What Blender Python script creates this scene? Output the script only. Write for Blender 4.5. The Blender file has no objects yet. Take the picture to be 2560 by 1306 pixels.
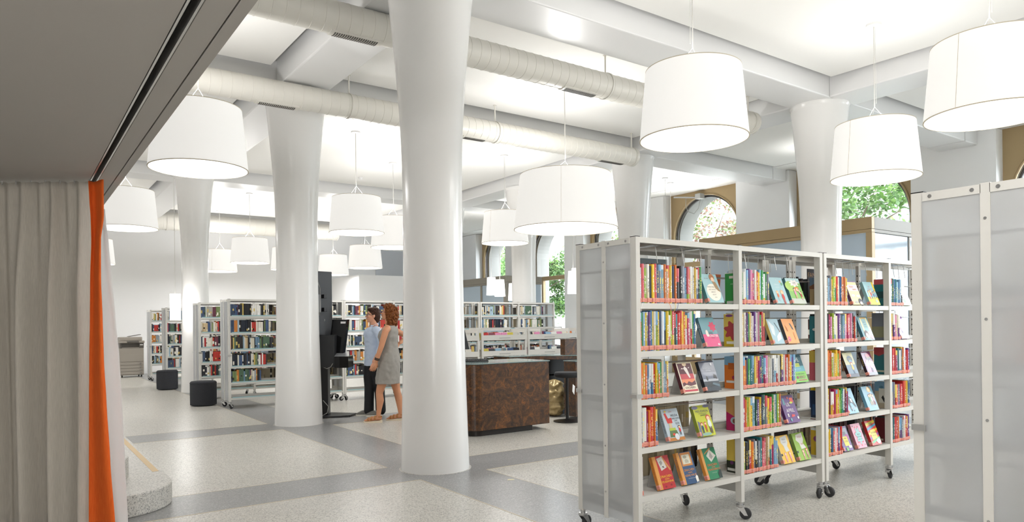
import bpy, bmesh, math, random
from mathutils import Vector, Matrix, noise

# ------------------------------------------------------------------ camera, sky, exposure
scene = bpy.context.scene
col = scene.collection
PI = math.pi
FPX, YAW, ROLL, CAMZ, HOR = 1762.4, .6191, -.0112, 1.40, 811.8
cF = Vector((math.sin(YAW), math.cos(YAW), 0))
r0 = Vector((math.cos(YAW), -math.sin(YAW), 0))
cR = (math.cos(ROLL) * r0 + math.sin(ROLL) * Vector((0, 0, 1)))
cU = (-math.sin(ROLL) * r0 + math.cos(ROLL) * Vector((0, 0, 1)))
cd = bpy.data.cameras.new('camera')
cam = bpy.data.objects.new('camera', cd)
col.objects.link(cam)
m = Matrix((cR, cU, -cF)).transposed().to_4x4()
m.translation = (0, 0, CAMZ)
cam.matrix_world = m
cd.sensor_width = 36
cd.lens = FPX * 36 / 2560
cd.shift_y = (HOR - 653) / 2560
cd.clip_start = .05
cd.clip_end = 200
scene.camera = cam

world = bpy.data.worlds.new('sky')
scene.world = world
world.use_nodes = True
wn = world.node_tree
bgn = wn.nodes['Background']
bgn.inputs[0].default_value = (.86, .93, 1, 1)
bgn.inputs[1].default_value = 15.0

scene.view_settings.view_transform = 'Standard'
scene.view_settings.look = 'None'
scene.view_settings.gamma = 1
scene.view_settings.use_curve_mapping = False
scene.view_settings.exposure = 0.3
LAMP_UP, LAMP_DOWN, SHADE_GLOW, DIFF_GLOW = 31, 28, .38, 1.5
NICHE_FILL_W = 215
try:
    scene.cycles.max_bounces = 8
    scene.cycles.diffuse_bounces = 5
    scene.cycles.glossy_bounces = 3
    scene.cycles.transmission_bounces = 6
    scene.cycles.transparent_max_bounces = 12
    scene.cycles.caustics_reflective = False
    scene.cycles.caustics_refractive = False
    scene.cycles.sample_clamp_indirect = 3
    scene.cycles.use_denoising = True
    scene.cycles.use_light_tree = True
except Exception:
    pass

# ------------------------------------------------------------------ helpers
def lin(c):
    if isinstance(c, str):
        c = [int(c[i:i + 2], 16) / 255 for i in (0, 2, 4)]
    return tuple(x / 12.92 if x <= .04045 else ((x + .055) / 1.055) ** 2.4 for x in c)

MATS = {}
def mat(name, c=(.8, .8, .8), rough=.5, metal=0, spec=.5, emit=0, trans=0, ior=1.45, alpha=1, coat=0):
    if name in MATS:
        return MATS[name]
    M = bpy.data.materials.new(name)
    M.use_nodes = True
    b = M.node_tree.nodes['Principled BSDF']
    l = lin(c)
    b.inputs['Base Color'].default_value = (*l, 1)
    b.inputs['Roughness'].default_value = rough
    b.inputs['Metallic'].default_value = metal
    b.inputs['Specular IOR Level'].default_value = spec
    b.inputs['IOR'].default_value = ior
    b.inputs['Transmission Weight'].default_value = trans
    b.inputs['Coat Weight'].default_value = coat
    if emit:
        b.inputs['Emission Color'].default_value = (*l, 1)
        b.inputs['Emission Strength'].default_value = emit
    M.diffuse_color = (*l, 1)
    MATS[name] = M
    return M

class NT:
    """small node helper"""
    def __init__(s, M):
        s.t = M.node_tree
        s.b = s.t.nodes['Principled BSDF']
        s.out = s.t.nodes['Material Output']
    def n(s, typ, **kw):
        nd = s.t.nodes.new(typ)
        for k, v in kw.items():
            if k.startswith('_'):
                nd.inputs[int(k[1:])].default_value = v
            else:
                setattr(nd, k, v)
        return nd
    def l(s, a, ai, b, bi):
        s.t.links.new(a.outputs[ai], b.inputs[bi])
    def math(s, op, a, b=None):
        nd = s.t.nodes.new('ShaderNodeMath')
        nd.operation = op
        for i, v in enumerate((a, b)):
            if v is None:
                continue
            if isinstance(v, tuple):
                s.l(v[0], v[1], nd, i)
            else:
                nd.inputs[i].default_value = v
        return nd
    def mix(s, fac, a, b):
        nd = s.t.nodes.new('ShaderNodeMix')
        nd.data_type = 'RGBA'
        for i, v in ((0, fac), (6, a), (7, b)):
            if isinstance(v, tuple) and hasattr(v[0], 'outputs'):
                s.l(v[0], v[1], nd, i)
            elif i == 0:
                nd.inputs[0].default_value = v
            else:
                nd.inputs[i].default_value = (*v, 1) if len(v) == 3 else v
        return nd
    def ramp(s, src, stops, const=False):
        nd = s.t.nodes.new('ShaderNodeValToRGB')
        cr = nd.color_ramp
        if const:
            cr.interpolation = 'CONSTANT'
        while len(cr.elements) < len(stops):
            cr.elements.new(.5)
        for e, (p, c) in zip(cr.elements, stops):
            e.position = p
            e.color = (*c, 1)
        s.l(src[0], src[1], nd, 0)
        return nd

def terrazzo(name, base, chips, scale, rough, bumpy=0):
    M = mat(name, base, rough)
    N = NT(M)
    tc = N.n('ShaderNodeTexCoord')
    v = N.n('ShaderNodeTexVoronoi', _2=scale)
    N.l(tc, 'Object', v, 0)
    ch = N.ramp((v, 'Color'), chips, True)
    v2 = N.n('ShaderNodeTexVoronoi', _2=scale * 2.7)
    N.l(tc, 'Object', v2, 0)
    ch2 = N.ramp((v2, 'Color'), chips, True)
    mx = N.mix(.4, (ch, 0), (ch2, 0))
    ns = N.n('ShaderNodeTexNoise', _2=.9, _3=4.0)
    N.l(tc, 'Object', ns, 0)
    rr = N.ramp((ns, 0), [(.3, (.96, .96, .96)), (.7, (1.03, 1.03, 1.02))])
    mm = N.t.nodes.new('ShaderNodeMix')
    mm.data_type = 'RGBA'
    mm.blend_type = 'MULTIPLY'
    mm.inputs[0].default_value = 1
    N.l(mx, 2, mm, 6)
    N.l(rr, 0, mm, 7)
    N.l(mm, 2, N.b, 'Base Color')
    rg = N.ramp((ns, 0), [(.3, (rough * .95,) * 3), (.7, (rough * 1.08,) * 3)])
    N.l(rg, 0, N.b, 'Roughness')
    return M

class MB:
    """collects shapes into one mesh"""
    def __init__(s):
        s.v, s.f, s.m, s.c = [], [], [], []
        s.cur = 0
        s.colr = None
    def face(s, idx):
        s.f.append(idx)
        s.m.append(s.cur)
        s.c.append(s.colr)
    def box(s, x0, x1, y0, y1, z0, z1):
        n = len(s.v)
        s.v += [(x0, y0, z0), (x1, y0, z0), (x1, y1, z0), (x0, y1, z0), (x0, y0, z1), (x1, y0, z1), (x1, y1, z1), (x0, y1, z1)]
        for q in ((0, 3, 2, 1), (4, 5, 6, 7), (0, 1, 5, 4), (1, 2, 6, 5), (2, 3, 7, 6), (3, 0, 4, 7)):
            s.face([n + i for i in q])
    def obox(s, c, ax, ay, az):
        """box from a centre and three half-axis vectors"""
        n = len(s.v)
        c, ax, ay, az = Vector(c), Vector(ax), Vector(ay), Vector(az)
        for sz in (-1, 1):
            for sx, sy in ((-1, -1), (1, -1), (1, 1), (-1, 1)):
                s.v.append(tuple(c + sx * ax + sy * ay + sz * az))
        for q in ((0, 3, 2, 1), (4, 5, 6, 7), (0, 1, 5, 4), (1, 2, 6, 5), (2, 3, 7, 6), (3, 0, 4, 7)):
            s.face([n + i for i in q])
    def tube(s, p0, p1, ra, rb=None, n=8, caps=True):
        rb = ra if rb is None else rb
        p0, p1 = Vector(p0), Vector(p1)
        d = (p1 - p0).normalized()
        a = d.orthogonal().normalized()
        b = d.cross(a)
        k = len(s.v)
        for p, r in ((p0, ra), (p1, rb)):
            for i in range(n):
                t = 2 * PI * i / n
                s.v.append(tuple(p + r * (math.cos(t) * a + math.sin(t) * b)))
        for i in range(n):
            j = (i + 1) % n
            s.face([k + i, k + j, k + n + j, k + n + i])
        if caps:
            s.face([k + i for i in reversed(range(n))])
            s.face([k + n + i for i in range(n)])
    def path(s, pts, r, n=6):
        for a, b in zip(pts, pts[1:]):
            s.tube(a, b, r, r, n)
    def lathe(s, prof, n=32, c=(0, 0, 0), axis='z', close=False):
        k = len(s.v)
        for r, z in prof:
            for i in range(n):
                t = 2 * PI * i / n
                x, y = r * math.cos(t), r * math.sin(t)
                p = (x, y, z) if axis == 'z' else ((z, x, y) if axis == 'x' else (x, z, y))
                s.v.append((c[0] + p[0], c[1] + p[1], c[2] + p[2]))
        m_ = len(prof)
        for j in range(m_ if close else m_ - 1):
            for i in range(n):
                i2 = (i + 1) % n
                a, b = k + j * n, k + ((j + 1) % m_) * n
                s.face([a + i, a + i2, b + i2, b + i])
        if not close:
            for q, rev in ((0, True), (m_ - 1, False)):
                if prof[q][0] > 1e-6:
                    ids = [k + q * n + i for i in range(n)]
                    s.face(ids[::-1] if rev else ids)
    def loft(s, rings, cap=True):
        k = len(s.v)
        n = len(rings[0])
        for r in rings:
            s.v += [tuple(p) for p in r]
        for j in range(len(rings) - 1):
            for i in range(n):
                i2 = (i + 1) % n
                a, b = k + j * n, k + (j + 1) * n
                s.face([a + i, a + i2, b + i2, b + i])
        if cap:
            s.face([k + i for i in reversed(range(n))])
            s.face([k + (len(rings) - 1) * n + i for i in range(n)])
    def grid(s, P):
        k = len(s.v)
        w = len(P[0])
        for row in P:
            s.v += [tuple(p) for p in row]
        for j in range(len(P) - 1):
            for i in range(w - 1):
                s.face([k + j * w + i, k + j * w + i + 1, k + (j + 1) * w + i + 1, k + (j + 1) * w + i])
    def prism(s, pts, d):
        """polygon (3-D points) extruded along the vector d"""
        k = len(s.v)
        n = len(pts)
        d = Vector(d)
        s.v += [tuple(p) for p in pts] + [tuple(Vector(p) + d) for p in pts]
        s.face([k + i for i in reversed(range(n))])
        s.face([k + n + i for i in range(n)])
        for i in range(n):
            j = (i + 1) % n
            s.face([k + i, k + j, k + n + j, k + n + i])
    def ball(s, c, r, seg=12, rings=8, sc=(1, 1, 1)):
        prof = [(max(1e-5, math.sin(PI * j / rings)) * r, -math.cos(PI * j / rings) * r) for j in range(rings + 1)]
        k = len(s.v)
        s.lathe(prof, seg)
        for i in range(k, len(s.v)):
            v = s.v[i]
            s.v[i] = (c[0] + v[0] * sc[0], c[1] + v[1] * sc[1], c[2] + v[2] * sc[2])
    def mesh(s, name, mats, smooth=False, angle=None, fix=True):
        me = bpy.data.meshes.new(name)
        me.from_pydata(s.v, [], s.f)
        if not isinstance(mats, (list, tuple)):
            mats = [mats]
        for x in mats:
            me.materials.append(x)
        if any(s.m):
            me.polygons.foreach_set('material_index', s.m)
        if any(c is not None for c in s.c):
            at = me.color_attributes.new('Col', 'FLOAT_COLOR', 'CORNER')
            data = []
            for p, c in zip(me.polygons, s.c):
                data += [*(c or (.5, .5, .5)), 1] * p.loop_total
            at.data.foreach_set('color', data)
        if fix:
            bm = bmesh.new()
            bm.from_mesh(me)
            bmesh.ops.recalc_face_normals(bm, faces=bm.faces)
            bm.to_mesh(me)
            bm.free()
        if smooth:
            me.polygons.foreach_set('use_smooth', [True] * len(me.polygons))
            if angle:
                me.set_sharp_from_angle(angle=math.radians(angle))
        me.update()
        return me
    def build(s, name, mats, parent=None, smooth=False, angle=None, bevel=0, seg=2):
        o = link(name, s.mesh(name, mats, smooth, angle), parent)
        if bevel:
            md = o.modifiers.new('bevel', 'BEVEL')
            md.width = bevel
            md.segments = seg
            md.limit_method = 'ANGLE'
        return o

def link(name, data, parent=None, loc=None):
    o = bpy.data.objects.new(name, data)
    col.objects.link(o)
    if parent:
        o.parent = parent
    if loc is not None:
        o.location = loc
    return o

def tag(o, label, cat, group=None, kind=None):
    o['label'] = label
    o['category'] = cat
    if group:
        o['group'] = group
    if kind:
        o['kind'] = kind
    return o

def thing(name, label, cat, loc=(0, 0, 0), rz=0, group=None):
    o = link(name, None)
    o.empty_display_size = .1
    o.location = loc
    o.rotation_euler = (0, 0, rz)
    return tag(o, label, cat, group)

def struct(o):
    o['kind'] = 'structure'
    return o

def stuff(o):
    o['kind'] = 'stuff'
    return o

def copy_tree(o, parent=None, skip=()):
    c = o.copy()
    col.objects.link(c)
    if parent:
        c.parent = parent
    for ch in list(o.children):
        if ch.name.split('.')[0] not in skip:
            copy_tree(ch, c, skip)
    return c

FONT_CACHE = {}
def text_mesh(body, size, extrude=0.0004, bold=0.0):
    key = (body, size, bold)
    if key in FONT_CACHE:
        return FONT_CACHE[key]
    cu = bpy.data.curves.new('lettering', 'FONT')
    cu.body = body
    cu.size = size
    cu.align_x = 'CENTER'
    cu.align_y = 'CENTER'
    cu.resolution_u = 2
    cu.offset = bold
    o = bpy.data.objects.new('lettering', cu)
    col.objects.link(o)
    dg = bpy.context.evaluated_depsgraph_get()
    me = bpy.data.meshes.new_from_object(o.evaluated_get(dg))
    vs = [tuple(v.co) for v in me.vertices]
    fs = [tuple(p.vertices) for p in me.polygons]
    bpy.data.objects.remove(o)
    bpy.data.curves.remove(cu)
    bpy.data.meshes.remove(me)
    FONT_CACHE[key] = (vs, fs)
    return vs, fs

# ------------------------------------------------------------------ materials
WHITE = mat('white_plaster', 'f2f2f2', .6)
CEIL = mat('ceiling_paint', 'f6f5f2', .7)
GLOSSW = mat('glossy_white_paint', 'ebeae8', .22, spec=.5)
BEAMW = mat('beam_paint', 'e6e6e6', .33)
DUCTM = mat('duct_paint', 'e2dfd7', .3)
STEEL = mat('light_grey_steel', 'd4d2cc', .38)
STEELD = mat('grey_steel', 'a9a8a4', .4)
CHROME = mat('zinc_metal', 'c4c4c4', .25, metal=.9)
BLACK = mat('black_plastic', '111112', .35)
BLACKG = mat('black_gloss', '0c0c0e', .08)
RUBBER = mat('dark_rubber', '2a2a2c', .55)
SOFFM = mat('soffit_grey_paint', 'a9a5a0', .6)
TAN = mat('tan_metal', 'a08a66', .45, metal=.25)
DARKGAP = mat('dark_slot', '161616', .6)
ALU = mat('aluminium', 'c9c9c7', .3, metal=.85)
PAGES = mat('book_pages', 'e9e3d2', .8)
SALMON = None

TZL = terrazzo('terrazzo_light', 'c8c4ba', [(0, (.60, .58, .53)), (.30, (.45, .43, .39)), (.52, (.68, .66, .61)), (.68, (.20, .19, .18)), (.78, (.56, .53, .48)), (.90, (.10, .10, .095))], 115, .3)
TZD = terrazzo('terrazzo_grey', '8f8e8c', [(0, (.24, .24, .24)), (.35, (.30, .30, .30)), (.6, (.18, .18, .18)), (.8, (.46, .46, .46)), (.93, (.08, .08, .08))], 115, .3)
TZS = terrazzo('terrazzo_coarse', 'a8a49b', [(0, (.55, .53, .49)), (.3, (.36, .35, .33)), (.5, (.62, .60, .56)), (.78, (.16, .16, .16)), (.86, (.5, .47, .43)), (.93, (.05, .05, .06))], 115, .45)

def col_attr_mat(name, rough=.4, coat=0):
    M = mat(name, (.5, .5, .5), rough, coat=coat)
    N = NT(M)
    a = N.n('ShaderNodeVertexColor', layer_name='Col')
    N.l(a, 0, N.b, 'Base Color')
    return M
PRINT = col_attr_mat('printed_cover', .3, .25)
CLOTHC = col_attr_mat('printed_matte', .6)

# ------------------------------------------------------------------ the room
X0, X1, Y0, Y1 = -3.6, 14.9, -3.0, 24.5
ZB, ZP, ZT = 4.70, 4.95, 5.25          # beam underside, ceiling panels, slab
XB = (3.03, 3.73)
b = MB(); b.box(X0 - .2, 15.4, Y0 - .2, Y1 + .2, -.2, 0)
struct(b.build('floor', TZL))
# dark terrazzo bands, set flush with thin divider strips
bandsX = [(5.70, 6.39), (9.67, 10.37)]
bandsY = [(3.02, 3.74), (9.85, 10.55)]
for (a, c) in bandsX:
    b = MB(); b.box(X0, X1, a, c, -.01, .0012)
    struct(b.build('floor_band', TZD))
for (a, c) in bandsY:
    ys = [Y0] + [v for p in bandsX for v in p] + [Y1]
    for i in range(0, len(ys), 2):
        b = MB(); b.box(a, c, ys[i], ys[i + 1], -.01, .0012)
        struct(b.build('floor_band', TZD))
STRIP = mat('divider_strip', 'cbbfa6', .35)
for (a, c) in bandsX:
    b = MB()
    xs = [X0] + [v for p in bandsY for v in p] + [X1]
    for v in (a, c):
        for i in range(0, len(xs), 2):
            b.box(xs[i], xs[i + 1], v - .004, v + .004, -.01, .002)
    struct(b.build('floor_divider', STRIP))
for (a, c) in bandsY:
    b = MB()
    for v in (a, c):
        ys = [Y0] + [w for p in bandsX for w in p] + [Y1]
        for i in range(0, len(ys), 2):
            b.box(v - .004, v + .004, ys[i], ys[i + 1], -.01, .002)
    struct(b.build('floor_divider', STRIP))

# walls
b = MB(); b.box(X0 - .2, X1 + .5, Y1, Y1 + .2, 0, ZT); struct(b.build('wall_back', WHITE))
b = MB(); b.box(X0 - .2, X0, Y0, Y1, 0, ZT); struct(b.build('wall_left', WHITE))
b = MB(); b.box(X0 - .2, X1 + .5, Y0 - .2, Y0, 0, ZT); struct(b.build('wall_front', WHITE))
b = MB(); b.box(X0 - .2, X1 + 1.2, Y0 - .2, Y1 + .2, ZT, ZT + .15); struct(b.build('ceiling', WHITE))

# beams
beamY = [(3.02, 3.67), (9.87, 10.55)]
beamX = [(5.73, 6.38), (9.75, 10.40), (16.75, 17.4)]
def beam(x0, x1, y0, y1):
    b = MB(); b.box(x0, x1, y0, y1, ZB, ZT)
    struct(b.build('beam', BEAMW, bevel=.018))
for (a, c) in beamX:
    beam(X0, X1 - .5, a, c)
for (a, c) in beamY:
    ys = [Y0] + [v for p in beamX for v in p] + [Y1]
    for i in range(0, len(ys), 2):
        beam(a, c, ys[i], ys[i + 1])
# hung ceiling panels with a shadow gap to the beams
xs = [(X0 + .02, 3.02 - .11), (3.67 + .11, 9.87 - .11), (10.55 + .1, 14.3)]
ys = [(Y0 + .05, 5.73 - .1), (6.38 + .1, 9.75 - .11), (10.4 + .1, 16.75 - .11), (17.4 + .1, 23.0)]
for i, (a, c) in enumerate(xs):
    for (d, e) in ys:
        if i == 0 and e < 6:
            a2 = .7
        else:
            a2 = a
        b = MB(); b.box(a2, c, d, e, ZP, ZP + .06)
        struct(b.build('ceiling_panel', CEIL, bevel=.004))
# torn plaster edge beside the window-side beam
rnd = random.Random(4)
b = MB()
for (d, e) in ys[:3]:
    y = d
    while y < e:
        w = rnd.uniform(.05, .3)
        if rnd.random() < .7:
            x = 9.76
            b.box(x - .004, x + rnd.uniform(.015, .05), y, min(e, y + w), ZP + .012, ZP + .05)
        y += w
struct(b.build('ceiling_edge', mat('rough_plaster', 'b9b6b0', .9)))
# ceiling soffit by the windows
b = MB(); b.box(14.38, X1 + .35, Y0, Y1, ZP + .01, ZT); struct(b.build('ceiling_soffit', CEIL))
# beam ends step down onto a bracket at the window wall
for (a, c) in beamX[:2]:
    b = MB(); b.box(X1 - .5, X1, a - .015, c + .015, ZB - .01, ZT)
    struct(b.build('beam_bracket', BEAMW, bevel=.02))

# columns
CPROF = [(.334, 0), (.332, .04), (.322, .4), (.309, .9), (.298, 1.4), (.291, 2.0), (.289, 2.5), (.294, 3.0), (.305, 3.3),
         (.325, 3.62), (.352, 3.95), (.378, 4.25), (.402, 4.5), (.418, 4.66), (.43, 4.675), (.43, 4.70)]
def smoothprof(p, k=4):
    out = []
    for i in range(len(p) - 1):
        p0 = p[max(0, i - 1)]; p1 = p[i]; p2 = p[i + 1]; p3 = p[min(len(p) - 1, i + 2)]
        for j in range(k):
            t = j / k
            r = .5 * ((2 * p1[0]) + (-p0[0] + p2[0]) * t + (2 * p0[0] - 5 * p1[0] + 4 * p2[0] - p3[0]) * t * t + (-p0[0] + 3 * p1[0] - 3 * p2[0] + p3[0]) * t ** 3)
            out.append((r, p1[1] + (p2[1] - p1[1]) * t))
    out.append(p[-1])
    return out
cprof = smoothprof(CPROF[:-2]) + CPROF[-2:]
b = MB(); b.lathe(cprof, 64)
cme = b.mesh('column', GLOSSW, True, 40)
for k, (x, y, s) in enumerate([(3.39, 6.08, 1), (3.39, 10.09, 1), (3.34, 16.7, .93), (10.2, 6.08, 1), (10.2, 10.09, 1), (10.2, 13.8, 1), (10.2, 17.3, 1)]):
    o = link('column', cme, None, (x, y, 0))
    o.scale = (s, s, 1)
    struct(o)
    b = MB(); b.lathe([(.352 * s, 0), (.352 * s, .0022), (.33 * s, .0022)], 48, (x, y, 0))
    struct(b.build('floor_ring', TZS))

# ---------------------------------------------------------------- window wall with arched windows
piers = [(-3.0, -1.5), (1.2, 2.7), (5.41, 6.93), (9.66, 11.15), (13.57, 15.05), (16.95, 17.9), (20.2, 21.3), (23.3, 24.5)]
for (a, c) in piers:
    b = MB(); b.box(X1, X1 + .5, a, c, 0, ZP)
    struct(b.build('wall_right', WHITE))
def arch_pts(yc, r, zs, n=24):
    return [(yc + r * math.cos(PI - PI * i / n), zs + r * math.sin(PI - PI * i / n)) for i in range(n + 1)]
def arch_wall(name, x, dx, y0, y1, z0, z1, yc, r, zs, zsill, M, parent=None):
    """a wall slab with an arched opening"""
    b = MB()
    P = arch_pts(yc, r, zs)
    b.prism([(x, y0, z0), (x, yc - r, z0), (x, yc - r, zs), (x, y0, zs)], (dx, 0, 0))
    b.prism([(x, yc + r, z0), (x, y1, z0), (x, y1, zs), (x, yc + r, zs)], (dx, 0, 0))
    if zsill > z0:
        b.prism([(x, yc - r, z0), (x, yc + r, z0), (x, yc + r, zsill), (x, yc - r, zsill)], (dx, 0, 0))
    for i in range(len(P) - 1):
        (ya, za), (yb, zb) = P[i], P[i + 1]
        if i == 0:
            b.prism([(x, y0, zs), (x, ya, za), (x, yb, zb), (x, yb, z1), (x, y0, z1)], (dx, 0, 0))
        elif i == len(P) - 2:
            b.prism([(x, ya, za), (x, yb, zb), (x, y1, zs), (x, y1, z1), (x, ya, z1)], (dx, 0, 0))
        else:
            b.prism([(x, ya, za), (x, yb, zb), (x, yb, z1), (x, ya, z1)], (dx, 0, 0))
    return b.build(name, M, parent)
STONE = mat('pale_stone', '8f8d89', .8)
GLASS = bpy.data.materials.new('window_glass'); GLASS.use_nodes = True
nt = GLASS.node_tree
for nd in list(nt.nodes):
    if nd.type == 'BSDF_PRINCIPLED':
        nt.nodes.remove(nd)
tr = nt.nodes.new('ShaderNodeBsdfTransparent'); tr.inputs[0].default_value = (.97, .98, .98, 1)
gl = nt.nodes.new('ShaderNodeBsdfGlossy'); gl.inputs['Roughness'].default_value = .03
mx = nt.nodes.new('ShaderNodeMixShader'); mx.inputs[0].default_value = .06
nt.links.new(tr.outputs[0], mx.inputs[1]); nt.links.new(gl.outputs[0], mx.inputs[2])
nt.links.new(mx.outputs[0], nt.nodes['Material Output'].inputs[0])
BRONZE = mat('dark_bronze', '4d4a48', .4, metal=.5)
for k in range(len(piers) - 1):
    y0, y1 = piers[k][1], piers[k + 1][0]
    w = link('window_%d' % (k + 1), None); struct(w)
    yc, r = (y0 + y1) / 2, (y1 - y0) / 2 - .13
    zs = 4.83 - r
    arch_wall('arch_panel', 15.2, .07, y0, y1, 0, ZP + .02, yc, r, zs, .45, TAN, w)
    P = arch_pts(yc, r, zs)
    b = MB()
    full = [(yc - r, .45)] + P + [(yc + r, .45)]
    b.path([(15.19, y, z) for y, z in full], .022, 6)
    b.build('arch_trim', TAN, w)
    b = MB()
    full = [(yc - r + .05, .45)] + arch_pts(yc, r - .05, zs) + [(yc + r - .05, .45)]
    b.path([(15.29, y, z) for y, z in full], .03, 6)
    b.build('arch_frame', BRONZE, w)
    b = MB(); b.box(15.24, 15.34, yc - r, yc + r, 2.92, 3.06); b.build('transom', TAN, w, bevel=.006)
    b = MB(); b.box(15.24, 15.34, yc + r * .42, yc + r * .42 + .09, .45, 2.92); b.build('mullion', TAN, w, bevel=.006)
    b = MB()
    pp = [(15.3, y, z) for y, z in [(yc - r, .45)] + P + [(yc + r, .45)]]
    b.prism(pp[::-1], (.006, 0, 0)); b.build('pane', GLASS, w)
    pl = bpy.data.lights.new('window_portal', 'AREA'); pl.shape = 'RECTANGLE'; pl.size = 2 * r; pl.size_y = 4.4
    try: pl.cycles.is_portal = True
    except Exception: pass
    po = link('window_portal', pl, w, (15.32, yc, 2.65)); po.rotation_euler = (PI / 2, 0, PI / 2)
    arch_wall('stone_surround', 15.45, .55, y0 - .8, y1 + .8, -.2, 5.6, yc, r + .02, zs, .3, STONE, w)

# ---------------------------------------------------------------- low soffit over the foreground
SX, SZ = .64, 2.42
b = MB()
b.box(X0, .455, Y0, 6.85, SZ, SZ + .12)
struct(b.build('ceiling_niche', SOFFM))
b = MB(); b.box(.505, .592, Y0, 6.85, SZ, SZ + .12); struct(b.build('ceiling_niche_panel', SOFFM, bevel=.002))
b = MB(); b.box(.597, SX, Y0, 6.85, SZ - .001, SZ + .12); struct(b.build('ceiling_niche_edge', SOFFM, bevel=.002))
b = MB(); b.box(X0, SX, Y0, 6.85, SZ + .12, SZ + .3); struct(b.build('ceiling_niche_deck', WHITE))
b = MB(); b.box(.45, .6, Y0, 6.85, SZ + .05, SZ + .125); struct(b.build('ceiling_slot', DARKGAP))
b = MB(); b.box(SX - .06, SX, Y0, 6.85, SZ + .12, ZT); struct(b.build('wall_fascia', WHITE))
b = MB(); b.box(X0, SX - .06, 6.44, 6.85, SZ + .3, ZT); struct(b.build('wall_fascia', WHITE))
tk = thing('curtain_track', 'slim aluminium curtain track recessed in the grey niche ceiling', 'track', (.48, 0, SZ))
for dx in (-.022, .014):
    b = MB(); b.box(dx, dx + .008, Y0 + .1, 5.6, -.002, .05); b.build('track_profile', ALU, tk)

# ---------------------------------------------------------------- terrazzo steps by the curtain
def step_outline(x1, y0, y1, r, xl):
    t_ = (y0 - 5.67) / .58
    pts = [(.57 - .814 * t_, y0), (x1 - r, y0)]
    for i in range(1, 13):
        t = -PI / 2 + PI / 2 * i / 12
        pts.append((x1 - r + r * math.cos(t), y0 + r + r * math.sin(t)))
    pts += [(x1, y1), (xl, y1), (xl, 5.67 + .58 * (.57 - xl) / .814)]
    return pts
for nm, x1, y0, z0, z1, r in (('step', 1.07, 5.86, 0, .171, .5), ('step', .80, 6.25, .171, .34, .45)):
    b = MB(); b.prism([(x, y, z0) for x, y in step_outline(x1, y0, 11.2, r, -1.8)], (0, 0, z1 - z0))
    o = struct(b.build(nm, TZS, bevel=.012))
b = MB(); b.box(.985, 1.035, 6.72, 11.1, .165, .1725)
struct(b.build('step_inlay', mat('oak_strip', 'c2a679', .5)))

# ---------------------------------------------------------------- partitions at the far side
b = MB(); b.box(9.5, 13.2, 22.1, Y1, 0, 3.12); struct(b.build('wall_partition', WHITE))
b = MB(); b.box(11.2, 12.4, Y1 - .03, Y1 - .002, 3.13, 4.25); struct(b.build('wall_shade_panel', mat('shaded_wall_grey', 'c6c9cf', .7)))  # flat panel, its grey paints the shade on the back wall

# ------------------------------------------------------------------ ventilation ducts
def duct(label, x0, x1, y, z, r, grilles, straps, endcap=True, pitch=.13):
    t = thing('ventilation_duct', label, 'duct', (0, y, z))
    prof = [(.001, x0)] if endcap else []
    x = x0
    prof.append((r, x0))
    while x + pitch < x1:
        x += pitch
        prof += [(r, x - .006), (r + .0035, x - .004), (r + .0035, x + .004), (r, x + .006)]
    prof += [(r, x1 - .045), (r + .008, x1 - .04), (r + .008, x1), (r - .02, x1), (.001, x1 - .01)]
    b = MB(); b.lathe(prof, 40, axis='x')
    b.build('duct_pipe', DUCTM, t, True, 30)
    for g0, g1 in grilles:
        g = MB()
        for k in range(7):          # curved frame plate hugging the underside
            a0, a1 = [-PI / 2 - .42 + .84 * (k + q) / 7 for q in (0, 1)]
            rr = r + .012
            P = [(g0, rr * math.cos(a0), rr * math.sin(a0)), (g1, rr * math.cos(a0), rr * math.sin(a0)), (g1, rr * math.cos(a1), rr * math.sin(a1)), (g0, rr * math.cos(a1), rr * math.sin(a1))]
            am = (a0 + a1) / 2
            g.prism(P, (0, -.014 * math.cos(am), -.014 * math.sin(am)))
        go = g.build('grille', DUCTM, t)
        s = MB()
        x = g0 + .04
        while x < g1 - .04:
            for k in range(4):
                a0, a1 = [-PI / 2 - .3 + .6 * (k + q) / 4 for q in (0, 1)]
                rr = r + .0135
                P = [(x, rr * math.cos(a0), rr * math.sin(a0)), (x + .011, rr * math.cos(a0), rr * math.sin(a0)), (x + .011, rr * math.cos(a1), rr * math.sin(a1)), (x, rr * math.cos(a1), rr * math.sin(a1))]
                s.prism(P, (0, .004 * math.cos((a0 + a1) / 2), .004 * math.sin((a0 + a1) / 2)))
            x += .024
        stuff(s.build('grille_slots', mat('slot_grey', '55534f', .6), go))
    for sx in straps:
        b = MB()
        b.lathe([(r + .004, sx - .014), (r + .011, sx - .014), (r + .011, sx + .014), (r + .004, sx + .014)], 32, axis='x', close=True)
        b.tube((sx, 0, r), (sx, 0, ZP - z + .01), .011, n=8)
        b.tube((sx, 0, ZP - z - .005), (sx, 0, ZP - z + .0), .03, n=12)
        b.build('hanger', DUCTM, t, True, 35)
    return t
duct('off-white spiral duct nearer the camera, passing behind the biggest white column', -3.4, 9.6, 6.86, 4.54, .163,
     [(2.66, 3.22), (5.7, 6.27)], [.4, 3.95, 6.45, 9.5])
duct('off-white spiral duct farther back, running in front of the second column', -3.4, 9.55, 9.42, 4.51, .165,
     [(2.64, 3.2), (5.78, 6.23), (8.66, 9.28)], [.4, 3.93, 6.42, 9.5])
duct('wide white duct along the top of the far back wall', -3.4, 9.3, 23.5, 4.66, .27, [], [.4, 3.9, 7.2], pitch=.3)
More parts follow.
